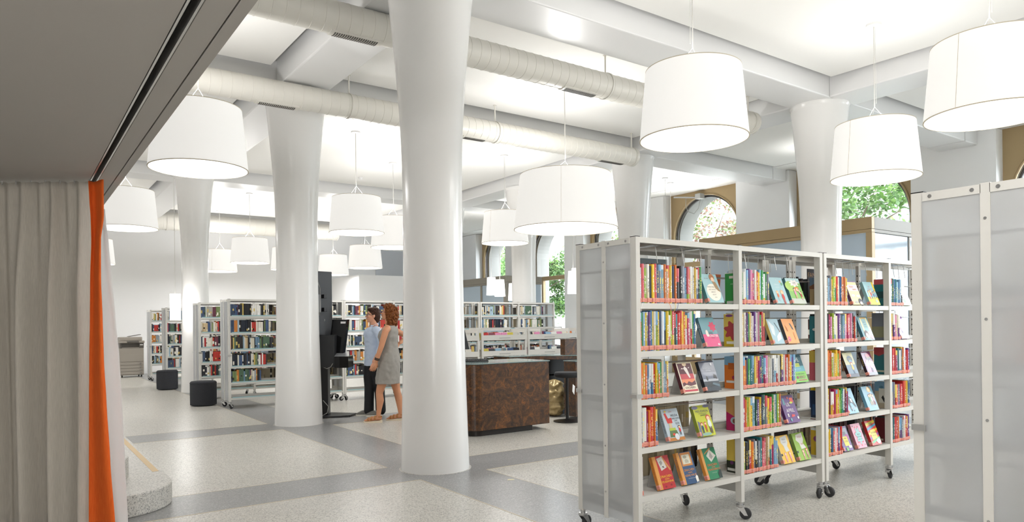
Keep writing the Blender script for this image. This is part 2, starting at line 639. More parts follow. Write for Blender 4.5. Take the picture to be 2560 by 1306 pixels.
for (x, y, lb) in ((6.85, 15.77, 'small round smoke detector on the ceiling beside the pair of middle pendant lamps'), (13.08, 19.94, 'small round smoke detector on the ceiling near the arched windows')):
    t = thing('smoke_detector', lb, 'smoke detector', (x, y, ZP))
    b = MB(); b.lathe([(.055, 0), (.055, -.015), (.001, -.015)], 20); b.build('base', WHITE, t)
    b = MB(); b.lathe([(.042, -.015), (.036, -.045), (.001, -.05)], 20); b.build('sensor', WHITE, t, True)

# ------------------------------------------------------------------ pendant lamps
SHADE = bpy.data.materials.new('shade_fabric'); SHADE.use_nodes = True
MATS['shade_fabric'] = SHADE
N = NT(SHADE)
N.b.inputs['Base Color'].default_value = (.74, .73, .71, 1)
N.b.inputs['Roughness'].default_value = .9
N.b.inputs['Emission Color'].default_value = (1, .985, .96, 1)
N.b.inputs['Emission Strength'].default_value = SHADE_GLOW
tc = N.n('ShaderNodeTexCoord'); wv = N.n('ShaderNodeTexNoise', _2=260.0)
N.l(tc, 'Object', wv, 0)
bp = N.n('ShaderNodeBump', _0=.08); N.l(wv, 0, bp, 'Height'); N.l(bp, 0, N.b, 'Normal')
DIFFUSER = mat('lamp_diffuser', 'ffffff', .8, emit=DIFF_GLOW)
SEAM = mat('shade_seam', 'cfc6b4', .8)
CORD = mat('lamp_cord', 'd9d7d2', .5)
LPROTO = {}
def lamp_light(t, typ, loc, energy, size, flip=False):
    L = bpy.data.lights.new('bulb_light', typ)
    L.energy = energy
    L.color = (1, .985, .965)
    if typ == 'AREA':
        L.shape = 'DISK'; L.size = size
    else:
        L.shadow_soft_size = size
    o = link('bulb_light', L, t, loc)
    if flip:
        o.rotation_euler = (PI, 0, 0)
    return o
def pendant(x, y, label, r0=.435, r1=.495, zt=3.75, zb=3.10, big=False, rz=0, lit=1.0, group='white drum pendant lamps'):
    t = thing('pendant_lamp', label, 'lamp', (x, y, zb), rz, group)
    h = zt - zb
    key = (r0, r1, h)
    if key not in LPROTO:
        d = {}
        b = MB()
        b.lathe([(r1, 0), (r0, h), (r0 - .006, h), (r1 - .006, .004)], 64, close=True)
        d['shade'] = b.mesh('shade', SHADE, True, 50)
        b = MB(); b.lathe([(r1 + .0015, .0), (r1 + .0015, .008), (r1 - .008, .008), (r1 - .008, .0)], 64, close=True)
        d['rim'] = b.mesh('rim', SEAM, True, 40)
        b = MB(); b.lathe([(r0 + .0015, h - .008), (r0 + .0015, h), (r0 - .008, h), (r0 - .008, h - .008)], 64, close=True)
        d['top_rim'] = b.mesh('top_rim', SEAM, True, 40)
        b = MB(); b.lathe([(.001, .028), (r1 - .009, .028), (r1 - .009, .034), (.001, .034)], 64)
        d['diffuser'] = b.mesh('diffuser', DIFFUSER)
        b = MB(); b.obox(((r0 + r1) / 2 + .0005, 0, h / 2), ((r1 - r0) / -2, 0, h / 2), (0, .0016, 0), (.001, 0, .0))
        d['seam'] = b.mesh('seam', SEAM)
        b = MB()
        for k in range(3):
            a = 2 * PI * k / 3 + .4
            b.tube((.0, .0, h + .21), (r0 * .45 * math.cos(a), r0 * .45 * math.sin(a), h - .03), .0022, n=5)
        b.tube((0, 0, h + .2), (0, 0, h + .27), .006, n=8)
        for k in range(3):
            a = 2 * PI * k / 3 + .4
            b.tube((r0 * .45 * math.cos(a), r0 * .45 * math.sin(a), h - .03), ((r0 - .004) * math.cos(a), (r0 - .004) * math.sin(a), h - .03), .004, n=5)
        d['suspension'] = b.mesh('suspension', CORD)
        LPROTO[key] = d
    d = LPROTO[key]
    for nm in ('shade', 'rim', 'top_rim', 'diffuser', 'seam', 'suspension'):
        link(nm, d[nm], t)
    b = MB(); b.tube((0, 0, h + .25), (0, 0, ZP - zb - .02), .005, n=6)
    b.tube((-.02, .01, h + .25), (-.012, .006, ZP - zb - .02), .003, n=5)
    b.build('cord', CORD, t)
    b = MB(); b.lathe([(.085, ZP - zb), (.085, ZP - zb - .028), (.001, ZP - zb - .03)], 28); b.build('canopy', WHITE, t, True, 40)
    k = 1.0 if not big else 1.3
    lamp_light(t, 'POINT', (0, 0, h * .9), LAMP_UP * lit * k * (1.3 if lit == 1 else 1), .12)
    lamp_light(t, 'AREA', (0, 0, .018), LAMP_DOWN * lit * k, r1 * 1.8)
    return t
pendant(1.66, 8.05, 'white drum pendant lamp hanging beside the grey niche soffit', zb=3.09)
pendant(1.62, 13.5, 'white drum pendant lamp half hidden behind the grey curtain rail', rz=2, zb=3.10)
pendant(5.17, 12.1, 'white drum pendant lamp right of the second column above the two women', rz=1)
pendant(6.82, 13.97, 'white drum pendant lamp partly covered by the biggest column', rz=2)
pendant(8.5, 19.3, 'small far drum pendant lamp above the curly haired woman', rz=3)
pendant(8.7, 22.3, 'far drum pendant lamp just above the black screen', rz=1)
pendant(5.19, 19.17, 'white drum pendant lamp between the slim far column and the second column', rz=2)
pendant(5.2, 22.5, 'lower of two far drum pendant lamps close to the slim far column', rz=4)
pendant(6.75, 20.9, 'far drum pendant lamp mostly behind the second column', rz=4)
pendant(8.47, 12.1, 'white drum pendant lamp hanging in front of a window right of the biggest column', rz=3.4)
pendant(6.82, 8.15, 'extra wide white drum pendant lamp above the near bookcase', .68, .78, 3.64, 2.82, True, rz=-2.35)
pendant(5.2, 4.35, 'large drum pendant lamp in front of the long ceiling beam', rz=-.35, lit=.72)
pendant(8.46, 4.34, 'drum pendant lamp in front of the column behind the bookcases', rz=3, lit=.72)
pendant(6.78, 2.5, 'drum pendant lamp cut by the frame above the nearest bookcase', rz=3, zb=3.12, lit=.6)
pendant(1.8, 21.3, 'far drum pendant lamp showing as a sliver beside the curtain lining', rz=3)
for (x, y, lb) in ((5.17, .6, 'drum pendant lamp out of frame above the nearest bookcase aisle'), (8.47, .6, 'drum pendant lamp out of frame beyond the nearest bookcase'), (6.8, -1.3, 'drum pendant lamp out of frame near the front wall'), (1.85, .55, 'drum pendant lamp out of frame beside the viewer'), (3.5, -1.3, 'drum pendant lamp out of frame near the front wall corner')):
    pendant(x, y, lb, lit=.8 if x < 2 else .85)
pendant(-1.6, 15.9, 'drum pendant lamp hidden behind the curtain at the left')
pendant(-1.6, 20.5, 'drum pendant lamp hidden behind the curtain near the back wall')
# unseen fill lamp added behind the viewer to brighten soffit and curtain
t = thing('added_fill_lamp', 'added fill lamp with a white shade, unseen behind the viewer', 'lamp', (-1.3, -1.6, 0))
b = MB(); b.lathe([(.16, 0), (.16, .02), (.02, .03)], 28); b.build('base', BLACK, t)
b = MB(); b.tube((0, 0, .02), (0, 0, 1.5), .012, n=10); b.build('pole', BLACK, t)
b = MB(); b.lathe([(.2, 1.35), (.16, 1.62), (.155, 1.62), (.195, 1.35)], 32, close=True); b.build('shade', SHADE, t)
lamp_light(t, 'POINT', (0, 0, 1.72), NICHE_FILL_W, .1)
# slim cylindrical pendants near the windows
def slim_pendant(x, y, label, zb, h=.55, r0=.13, r1=.16, e=95):
    t = thing('slim_pendant_lamp', label, 'lamp', (x, y, zb), 0, 'slim cylindrical pendants by the windows')
    b = MB(); b.lathe([(r1, 0), (r0, h), (r0 - .005, h), (r1 - .005, 0)], 32, close=True); b.build('shade', GLOWS, t, True, 50)
    b = MB(); b.lathe([(.001, .02), (r1 - .006, .02)], 32); b.build('diffuser', DIFFUSER, t)
    b = MB(); b.tube((0, 0, h - .03), (0, 0, ZP - zb - .02), .006, n=6)
    b.tube((-r0 + .004, 0, h - .03), (r0 - .004, 0, h - .03), .004, n=5); b.build('cord', CORD, t)
    b = MB(); b.lathe([(.08, ZP - zb), (.08, ZP - zb - .03), (.001, ZP - zb - .03)], 24); b.build('canopy', WHITE, t)
    lamp_light(t, 'POINT', (0, 0, h * .6), e, .08)
GLOWS = mat('glowing_shade', 'fffdf8', .8, emit=1.3)
slim_pendant(12.2, 18.2, 'slim glowing pendant in front of the grey glazed booth, upper of the pair', 2.32)
slim_pendant(11.9, 17.3, 'slim glowing pendant in front of the grey glazed booth, lower of the pair', 2.24, .5)
slim_pendant(12.9, 14.98, 'slim glowing pendant beside the near bookcase corner, higher one', 2.33, .62, e=150)
slim_pendant(12.2, 14.3, 'slim glowing pendant beside the near bookcase corner, lower one', 2.2, .6, e=150)
slim_pendant(13.1, 11.86, 'slim pendant on a long cord before the left arched window, hidden below', 2.0, e=330)
slim_pendant(13.65, 12.18, 'slim pendant on a long cord before the left arched window, second cord', 2.0, e=330)
slim_pendant(12.0, 16.75, 'slim glowing pendant half behind the white column by the booth', 2.1, .5)
slim_pendant(13.2, 8.0, 'added slim pendant, unseen behind the column, brightening the window wall', 3.3, e=50)  # extra pendant added above the booth to lighten the window piers
slim_pendant(13.0, 3.8, 'added slim pendant, unseen out of frame by the last arched window', 2.6, e=14)  # this and the next are unseen pendants added to light the window aisle
slim_pendant(13.0, 1.0, 'added slim pendant, unseen out of frame by the front windows', 2.6, e=60)
# glowing cylinder by the far slim column
t = thing('column_lamp', 'bright glowing cylinder lamp beside the slim far column', 'lamp', (2.87, 16.35, 1.57))
b = MB(); b.lathe([(.105, 0), (.105, .56)], 28); b.build('shade', mat('bright_shade', 'fffdf8', .8, emit=2.5), t, True, 50)
b = MB(); b.tube((0, 0, .56), (0, 0, ZP - 1.6), .005, n=6); b.build('cord', CORD, t)
b = MB(); b.lathe([(.106, -.006), (.106, .004), (.09, .004), (.09, -.006)], 28, close=True); b.build('rim', WHITE, t)
lamp_light(t, 'POINT', (0.17, -.05, .25), 14, .08)

# ------------------------------------------------------------------ bookcases on castors
DEP, BAY = .57, 1.02
FROST = bpy.data.materials.new('frosted_sheet'); FROST.use_nodes = True
MATS['frosted_sheet'] = FROST
nt = FROST.node_tree
pb = nt.nodes['Principled BSDF']
pb.inputs['Base Color'].default_value = (.93, .94, .95, 1)
pb.inputs['Roughness'].default_value = .42
pb.inputs['Transmission Weight'].default_value = 1
pb.inputs['IOR'].default_value = 1.06
df = nt.nodes.new('ShaderNodeBsdfTranslucent'); df.inputs[0].default_value = (.96, .97, .98, 1)
d2 = nt.nodes.new('ShaderNodeBsdfDiffuse'); d2.inputs[0].default_value = (.93, .94, .95, 1)
m1 = nt.nodes.new('ShaderNodeMixShader'); m1.inputs[0].default_value = .42
nt.links.new(df.outputs[0], m1.inputs[1]); nt.links.new(d2.outputs[0], m1.inputs[2])
m2 = nt.nodes.new('ShaderNodeMixShader'); m2.inputs[0].default_value = .72
nt.links.new(pb.outputs[0], m2.inputs[1]); nt.links.new(m1.outputs[0], m2.inputs[2])
nt.links.new(m2.outputs[0], nt.nodes['Material Output'].inputs[0])

def bmesh_of(f, name, M, smooth=False, angle=None):
    b = MB(); f(b); return b.mesh(name, M, smooth, angle)
CASTER = {}
def caster_meshes():
    if CASTER:
        return CASTER
    b = MB()
    b.tube((0, 0, .098), (0, 0, .125), .017, n=12)
    b.lathe([(.03, .104), (.03, .090), (.024, .084)], 16)
    b.prism([(-.024, -.022, .09), (.024, -.022, .09), (.05, -.022, .03), (.026, -.022, .03)], (0, .003, 0))
    b.prism([(-.024, .019, .09), (.024, .019, .09), (.05, .019, .03), (.026, .019, .03)], (0, .003, 0))
    b.box(-.022, .024, -.02, .02, .084, .088)
    b.tube((.036, -.026, .041), (.036, .026, .041), .007, n=10)
    CASTER['fork'] = b.mesh('caster', CHROME, True, 35)
    b = MB()
    b.lathe([(.001, -.014), (.028, -.014), (.036, -.012), (.041, -.006), (.041, .006), (.036, .012), (.028, .014), (.001, .014)], 28, (.036, 0, .041), axis='y')
    CASTER['wheel'] = b.mesh('wheel', RUBBER, True, 40)
    b = MB()
    b.box(-.062, -.022, -.017, .017, .078, .084)
    b.box(-.066, -.058, -.017, .017, .066, .084)
    CASTER['brake'] = b.mesh('brake_lever', CHROME)
    return CASTER
def caster(parent, x, y, rz, brake=False):
    cm = caster_meshes()
    c = link('caster', cm['fork'], parent, (x, y, 0)); c.rotation_euler = (0, 0, rz)
    link('wheel', cm['wheel'], c)
    if brake:
        link('brake_lever', cm['brake'], c)

ZSH = [1.525, 1.222, .918, .615, .312]      # shelf tops
ZFAR = [1.60, 1.31, 1.02, .73, .455, .19]
BC = {}
def bookcase(name, label, x0, y0, nb, zs=1.0, near=True, left=True, right=False, dirs=(0.6, 5.0, 3.0, 1.2), group=None, bay=BAY, strip=None, ends={}):
    """double-sided bookcase: origin at the near left foot"""
    t = thing(name, label, 'bookcase', (x0, y0, 0), 0, group)
    H = 1.94 * zs
    Z = [z * zs for z in ZSH] if near else ZFAR
    W = bay * nb + .035
    key = (zs, bay)
    if key not in BC:
        d = {}
        d['post'] = bmesh_of(lambda b: b.box(0, .035, 0, .05, .125, H), 'post', STEEL)
        d['cap'] = bmesh_of(lambda b: b.box(-.001, .036, -.001, .051, H, H + .004), 'post_cap', BLACK)
        d['mid'] = bmesh_of(lambda b: (b.box(0, .035, DEP / 2 - .014, DEP / 2 + .014, .2, H - .035)), 'centre_post', STEEL)
        def holes(b):
            z = .3
            while z < H - .1:
                for yy in (-.0145, .0135):
                    b.box(.013, .022, DEP / 2 + yy, DEP / 2 + yy + .001, z, z + .012)
                b.box(-.0005, .0, DEP / 2 - .005, DEP / 2 + .005, z, z + .012)
                z += .05
        d['holes'] = bmesh_of(holes, 'post_holes', DARKGAP)
        def top(b):
            b.box(0, bay - .036, 0, DEP, H - .006, H - .001)
            b.box(0, bay - .036, 0, .012, H - .036, H - .006)
            b.box(0, bay - .036, DEP - .012, DEP, H - .036, H - .006)
            b.box(0, bay - .036, DEP / 2 - .02, DEP / 2 + .02, H - .045, H - .006)
        d['top'] = bmesh_of(top, 'top_panel', STEEL)
        def shelf(b):
            b.box(0, bay - .036, .004, .262, -.008, 0)
            b.box(0, bay - .036, .004, .016, -.036, -.008)
            b.box(0, bay - .036, .25, .262, -.008, .03)
        d['shelf'] = bmesh_of(shelf, 'shelf', STEEL)
        def shelfb(b):
            b.box(0, bay - .036, DEP - .262, DEP - .004, -.008, 0)
            b.box(0, bay - .036, DEP - .016, DEP - .004, -.036, -.008)
            b.box(0, bay - .036, DEP - .262, DEP - .25, -.008, .03)
        d['shelfb'] = bmesh_of(shelfb, 'shelf', STEEL)
        def rail(b):
            for yy in (.252, DEP - .252):
                b.tube((0, yy, .205), (bay - .036, yy, .205), .0035, n=6)
        d['rail'] = bmesh_of(rail, 'rail', CHROME)
        def foot(b):
            b.box(.008, .027, .05, DEP - .05, .19, .255)
        d['foot'] = bmesh_of(foot, 'foot_bar', STEELD if near else STEEL)
        def hang(b, dz=-.155):
            b.tube((0, .06, -.036), (.006, .045, dz), .0024, n=6)
            b.tube((0, .2, -.036), (.006, .2, dz), .0024, n=6)
            b.box(-.03, .03, .05, .21, -.04, -.034)
        d['hang'] = bmesh_of(hang, 'wire_bookend', CHROME, True, 40)
        d['hangl'] = bmesh_of(lambda b: hang(b, -.22), 'wire_bookend', CHROME, True, 40)
        def strip_(b):
            b.box(.02, bay - .06, .001, .004, -.004, .014)
        d['strip'] = bmesh_of(strip_, 'label_strip', mat('teal_label_strip', '9fc0c4', .3))
        BC[key] = d
    d = BC[key]
    for i in range(nb + 1):
        px = i * bay
        for yy in (0, DEP - .05):
            p = link('post', d['post'], t, (px, yy, 0))
            link('post_cap', d['cap'], p)
        mpo = link('centre_post', d['mid'], t, (px, 0, 0))
        if near:
            link('post_holes', d['holes'], mpo)
        link('foot_bar', d['foot'], t, (px, 0, 0))
        r = random.Random(i * 7 + int(x0 * 10))
        for yy, dd in ((.025, dirs[i % len(dirs)]), (DEP - .025, dirs[(i + 1) % len(dirs)] + 1)):
            caster(t, px + .0175, yy, dd, near and r.random() < .5 and 0 < i < nb)
    r = random.Random(int(x0 * 100 + y0 * 10))
    for i in range(nb):
        bx = i * bay + .035
        link('top_panel', d['top'], t, (bx, 0, 0))
        for z in Z:
            link('shelf', d['shelf'], t, (bx, 0, z))
            link('shelf', d['shelfb'], t, (bx, 0, z))
            link('rail', d['rail'], t, (bx, 0, z))
            if strip:
                link('label_strip', d['strip'], t, (bx, 0, z))
        if near:
            for k in range(3):
                hg = link('wire_bookend', d['hang'], t, (bx + .12 + .27 * k + r.uniform(-.05, .1), 0, H))
            for si, xe in ends.get(i, ()):
                link('wire_bookend', d['hangl'], t, (xe - x0, 0, Z[si - 1] if si else H))
            b = MB()
            for zz, yy in ((.215, DEP / 2 - .02),):
                b.box(bx, bx + bay - .036, yy, yy + .03, zz, zz + .05)
            b.build('base_rail', STEELD, t)
    for side, on in ((0, left), (1, right)):
        if not on:
            continue
        xx = -.006 if side == 0 else W + .002
        for (ya, yb) in ((.05, DEP / 2 - .016), (DEP / 2 + .016, DEP - .05)):
            b = MB(); b.box(xx + .001, xx + .004, ya - .004, yb + .004, .14, H - .035)
            pn = b.build('end_panel', FROST, t)
            b = MB(); b.box(xx - .004, xx + .006, ya, yb, H - .04, H - .004)
            tr_ = b.build('panel_rail', STEEL, t)
            b = MB()
            for yy in (ya + .03, yb - .03):
                b.tube((xx - .006, yy, H - .022), (xx + .003, yy, H - .022), .008, n=10)
            b.build('screw', CHROME, tr_)
        b = MB(); b.box(xx - .004, xx + .01, DEP / 2 - .018, DEP / 2 + .018, .13, H)
        ms = b.build('panel_mullion', STEEL, t)
        b = MB()
        for zz in (.3, .6, 1.0, 1.4, 1.8):
            b.tube((xx - .006, DEP / 2, zz * zs), (xx, DEP / 2, zz * zs), .006, n=8)
        b.build('screw', CHROME, ms)
        for yy in (0, DEP - .05):
            b = MB()
            b.box(xx - .004, xx + .05, yy - .004, yy + .054, .93 * zs, .955 * zs)
            b.build('clip', ALU, t)
        b = MB()
        for z in Z:
            for yy in (.05, DEP / 2 + .016):
                b.box(.0, .012, yy, yy + .215, z + .21, z + .222)
                b.box(.0, .012, yy, yy + .215, z - .036, z + .004)
        b.build('cross_rail', STEEL, t)
    return t
bookcase('bookcase', 'near grey bookcase of children books with frosted end beside the brown desk', 3.175, 3.12, 2, dirs=(2.6, 5.4, 3.4, 1.0),
         ends={0: [(1, 3.745), (2, 3.485), (3, 3.375)], 1: [(0, 4.575), (1, 4.515), (3, 4.705)]})
bookcase('bookcase', 'grey bookcase of children books joined to the far end of the near one', 5.275, 3.12, 2, left=False, dirs=(4.9, .2, 5.0, .6),
         ends={0: [(0, 5.645), (2, 5.535), (3, 5.635)], 1: [(0, 6.575), (1, 6.515)]})
bookcase('bookcase', 'nearest bookcase with a frosted end, cut by the frame at the right', 3.15, .895, 2)
# far row and those behind it
ZF = 1.89 / 1.94
bookcase('bookcase', 'white bookcase of adult books between the dark pouf and the second column', 3.05, 12.65, 2, ZF, False, True, False, group=None, bay=1.02, strip=True)
bookcase('bookcase', 'white bookcase of adult books standing behind the two women', 5.13, 12.65, 2, ZF, False, True, False, bay=1.02, strip=True)
bookcase('bookcase', 'white bookcase mostly hidden by the biggest column', 7.23, 12.65, 1, ZF, False, False, False, bay=.91, strip=True)
bookcase('bookcase', 'white bookcase of adult books seen above the brown desk', 8.19, 12.65, 2, ZF, False, False, True, bay=1.0, strip=True)
bookcase('bookcase', 'white bookcase just behind the nearer dark pouf', 2.98, 14.6, 2, ZF, False, True, False, bay=1.02, strip=True)
bookcase('bookcase', 'white bookcase behind the slim far column and farther pouf', 3.02, 18.4, 2, ZF, False, True, False, bay=1.02, strip=True)
bookcase('bookcase', 'white bookcase beside the copier', 3.05, 20.9, 2, ZF, False, True, False, bay=1.02, strip=True)

# ------------------------------------------------------------------ books
BOOKM = bpy.data.materials.new('book_cover'); BOOKM.use_nodes = True
MATS['book_cover'] = BOOKM
N = NT(BOOKM)
N.b.inputs['Roughness'].default_value = .32
oi = N.n('ShaderNodeObjectInfo')
tc = N.n('ShaderNodeTexCoord')
sp = N.n('ShaderNodeSeparateXYZ'); N.l(tc, 'Generated', sp, 0)
rz = N.math('MULTIPLY', (oi, 'Random'), 37.0)
cx = N.n('ShaderNodeCombineXYZ')
N.l(N.math('MULTIPLY', (sp, 0), 3.0), 0, cx, 0); N.l(N.math('MULTIPLY', (sp, 2), 34.0), 0, cx, 2); N.l(rz, 0, cx, 1)
nz = N.n('ShaderNodeTexNoise', _2=1.0, _3=1.0); N.l(cx, 0, nz, 0)
let = N.math('GREATER_THAN', (nz, 0), .53)
zlo = N.math('GREATER_THAN', (sp, 2), .27)
top = N.math("MULTIPLY_ADD", (oi, "Random"), .3)
top.inputs[2].default_value = .6
zhi = N.math('LESS_THAN', (sp, 2), (top, 0))
xin = N.math('LESS_THAN', (N.math('ABSOLUTE', (N.math('SUBTRACT', (sp, 0), .5), 0)), 0), .24)
yin = N.math('LESS_THAN', (sp, 1), .1)
mk = N.math('MULTIPLY', (N.math('MULTIPLY', (let, 0), (zlo, 0)), 0), (N.math('MULTIPLY', (zhi, 0), (N.math('MULTIPLY', (xin, 0), (yin, 0)), 0)), 0))
fr = N.math('FRACT', (N.math('MULTIPLY', (oi, 'Random'), 7.3), 0))
tcol = N.ramp((fr, 0), [(0, (.85, .85, .8)), (.4, (.03, .03, .04)), (.65, (.9, .75, .1)), (.8, (.9, .9, .9))], True)
# a head band of another colour on some spines
fr2 = N.math('FRACT', (N.math('MULTIPLY', (oi, 'Random'), 13.7), 0))
bz = N.math('MULTIPLY_ADD', (fr2, 0), -1.2); bz.inputs[2].default_value = 1.15
hb = N.math('GREATER_THAN', (sp, 2), (bz, 0))
fr3 = N.math('FRACT', (N.math('MULTIPLY', (oi, 'Random'), 29.1), 0))
hon = N.math('GREATER_THAN', (fr3, 0), .62)
hcol = N.ramp((fr3, 0), [(0, (.8, .8, .75)), (.7, (.75, .55, .1)), (.78, (.75, .8, .82)), (.86, (.2, .4, .6)), (.93, (.6, .1, .12))], True)
c1 = N.mix((N.math('MULTIPLY', (hb, 0), (hon, 0)), 0), (oi, 'Color'), (hcol, 0))
mz = N.math('GREATER_THAN', (nz, 0), .62)
c2 = N.mix((N.math('MULTIPLY', (mk, 0), .85), 0), (c1, 2), (tcol, 0))
N.l(c2, 2, N.b, 'Base Color')

LABELM = mat('salmon_label', 'e08a78', .5)
N = NT(LABELM)
tc = N.n('ShaderNodeTexCoord'); sp = N.n('ShaderNodeSeparateXYZ'); N.l(tc, 'Generated', sp, 0)
w = N.math('FRACT', (N.math('MULTIPLY', (sp, 2), 3.0), 0))
w1 = N.math('LESS_THAN', (N.math('ABSOLUTE', (N.math('SUBTRACT', (w, 0), .5), 0)), 0), .16)
oi = N.n('ShaderNodeObjectInfo')
cx = N.n('ShaderNodeCombineXYZ'); N.l(N.math('MULTIPLY', (sp, 0), 6.0), 0, cx, 0); N.l(N.math('MULTIPLY', (sp, 2), 3.0), 0, cx, 2); N.l(N.math('MULTIPLY', (oi, 'Random'), 50.0), 0, cx, 1)
nz = N.n('ShaderNodeTexNoise', _2=2.5); N.l(cx, 0, nz, 0)
w2 = N.math('MULTIPLY', (w1, 0), (N.math('GREATER_THAN', (nz, 0), .44), 0))
c = N.mix((w2, 0), lin('e09a88'), lin('b5483f'))
wt = N.math('MULTIPLY', (N.math('GREATER_THAN', (sp, 2), .7), 0), (N.math('GREATER_THAN', (nz, 0), .55), 0))
c = N.mix((N.math('MULTIPLY', (wt, 0), .5), 0), (c, 2), lin('f3d9cf'))
N.l(c, 2, N.b, 'Base Color')

PAL = {'w': ('e6e4de', 'white'), 'c': ('e3d9b8', 'cream'), 't': ('2f7f86', 'teal'), 'g': ('3f9a4e', 'green'), 'l': ('a3c23e', 'lime'),
       'y': ('eecb2f', 'yellow'), 'o': ('e2792a', 'orange'), 'r': ('cc2f2c', 'red'), 'm': ('b3245e', 'magenta'), 'p': ('e28bb0', 'pink'),
       'v': ('6b3d86', 'purple'), 'b': ('3d76a8', 'blue'), 's': ('8db9d3', 'light blue'), 'n': ('253a5c', 'navy'), 'k': ('232427', 'black'),
       'a': ('8a919b', 'grey'), 'e': ('b99e77', 'tan'), 'd': ('1f5b45', 'dark green'), 'h': ('e8737f', 'salmon'), 'f': ('7a2430', 'dark red')}
b = MB()
n = 6
ring = []
for i in range(n + 1):                    # rounded spine
    a = PI * i / n
    ring.append((.5 - .5 * math.cos(a), .06 - .06 * math.sin(a)))
out = ring + [(1, 1), (.9, 1), (.9, .1), (.1, .1), (.1, 1), (0, 1)]
def cover_block(b):
    k = len(b.v)
    m_ = len(out)
    for z in (0, 1):
        b.v += [(x, y, z) for x, y in out]
    for i in range(m_):
        j = (i + 1) % m_
        b.face([k + i, k + j, k + m_ + j, k + m_ + i])
    b.face([k + i for i in range(m_ - 6, m_)] + [k + i for i in range(n + 1)])
    b.face([k + m_ + i for i in range(m_ - 6, m_)] + [k + m_ + i for i in range(n + 1)])
cover_block(b)
b.cur = 1
b.box(.1, .9, .1, .97, .015, .975)
BOOK_ME = b.mesh('book', [BOOKM, PAGES])
b = MB()
b.box(.0, 1.0, -.012, .16, .025, .135)
LAB_ME = b.mesh('spine_label', LABELM)
ORD = ['first', 'second', 'third', 'fourth', 'fifth', 'sixth', 'seventh', 'eighth', 'ninth', 'tenth', 'eleventh', 'twelfth', 'thirteenth', 'fourteenth', 'fifteenth',
       'sixteenth', 'seventeenth', 'eighteenth', 'nineteenth', 'twentieth', 'twenty-first', 'twenty-second', 'twenty-third', 'twenty-fourth', 'twenty-fifth', 'twenty-sixth', 'twenty-seventh', 'twenty-eighth', 'twenty-ninth', 'thirtieth']
SHN = ['top shelf', 'second shelf', 'third shelf', 'fourth shelf', 'bottom shelf']
BAYN = ["near bookcase's frosted end", "near bookcase's middle post", "joined bookcase's first post", "joined bookcase's middle post"]
YF = 3.12
ROWS = [
 [(3.213, 3.81, 'wtlckyrnasoeoynokkaslowwybkg', .248), (3.213, 3.74, 'ogsyavbswlynanyplyktroyowmwrgb', .252), (3.213, 3.48, 'royobsbrylogcsao', .232), (3.213, 3.37, 'nwfmorrob', .25), (3.213, 3.232, 'w', .25)],
 [(4.24, 4.57, 'gmyavpmyoyogyga', .25), (4.24, 4.51, 'ywwvgycwvwpgrr', .245), (4.24, 4.89, 'oongttwcmvtmpcwasrwkvwrwoyvw', .232), (4.24, 4.70, 'molvysdvyndaylgwtlo', .245), (4.24, 4.65, 'lkkroakkathhertmts', .24)],
 [(5.315, 5.64, 'esaylgrwbooy', .235), (5.315, 5.78, 'tkmplscvasspmppkrs', .235), (5.315, 5.53, 'hooolcyylo', .24), (5.315, 5.63, 'nyfyomyolgtdfvm', .235), (5.315, 5.54, 'yynbowovor', .22)],
 [(6.335, 6.57, 'tdbtsbsk', .24), (6.335, 6.51, 'ayvpcv', .24), (6.335, 6.68, 'trrmtsaoymrv', .235), (6.335, 6.68, 'carpamrroynb', .235), (6.335, 6.67, 'ftrroavawwrrv', .225)],
]
rnd = random.Random(11)
FIRSTBOOK = {}
RIBBON = mat('ribbon_yellow', 'd9b52e', .6)
for bi, bay in enumerate(ROWS):
    for si, (xa, xb, cols, hh) in enumerate(bay):
        ws = []
        for c in cols:
            ws.append(rnd.uniform(.7, 1.35))
        k = (xb - xa - .003) / sum(ws)
        x = xa + .001
        for i, c in enumerate(cols):
            w_ = ws[i] * k
            hx, cname = PAL[c]
            thick = 'thick' if ws[i] > 1.15 else ('slim' if ws[i] < .85 else 'medium')
            o = link('book', BOOK_ME, None, (x + .0004, YF + .006 + rnd.uniform(0, .008), ZSH[si] + .0003))
            h_ = hh * rnd.choice((1, 1, .985, .96, .93, 1.02, .9))
            o.scale = (w_ - .0012, rnd.uniform(.14, .165), h_)
            rgb = list(lin(hx))
            v = rnd.uniform(.6, .95)
            o.color = (min(1, rgb[0] * v), min(1, rgb[1] * v * rnd.uniform(.92, 1.05)), min(1, rgb[2] * v), 1)
            tag(o, '%s %s book, %s past the %s on the %s' % (thick, cname, ORD[i], BAYN[bi], SHN[si]), 'book', 'upright children books')
            link('spine_label', LAB_ME, o)
            if i == 0:
                FIRSTBOOK[(bi, si)] = o
            x += w_
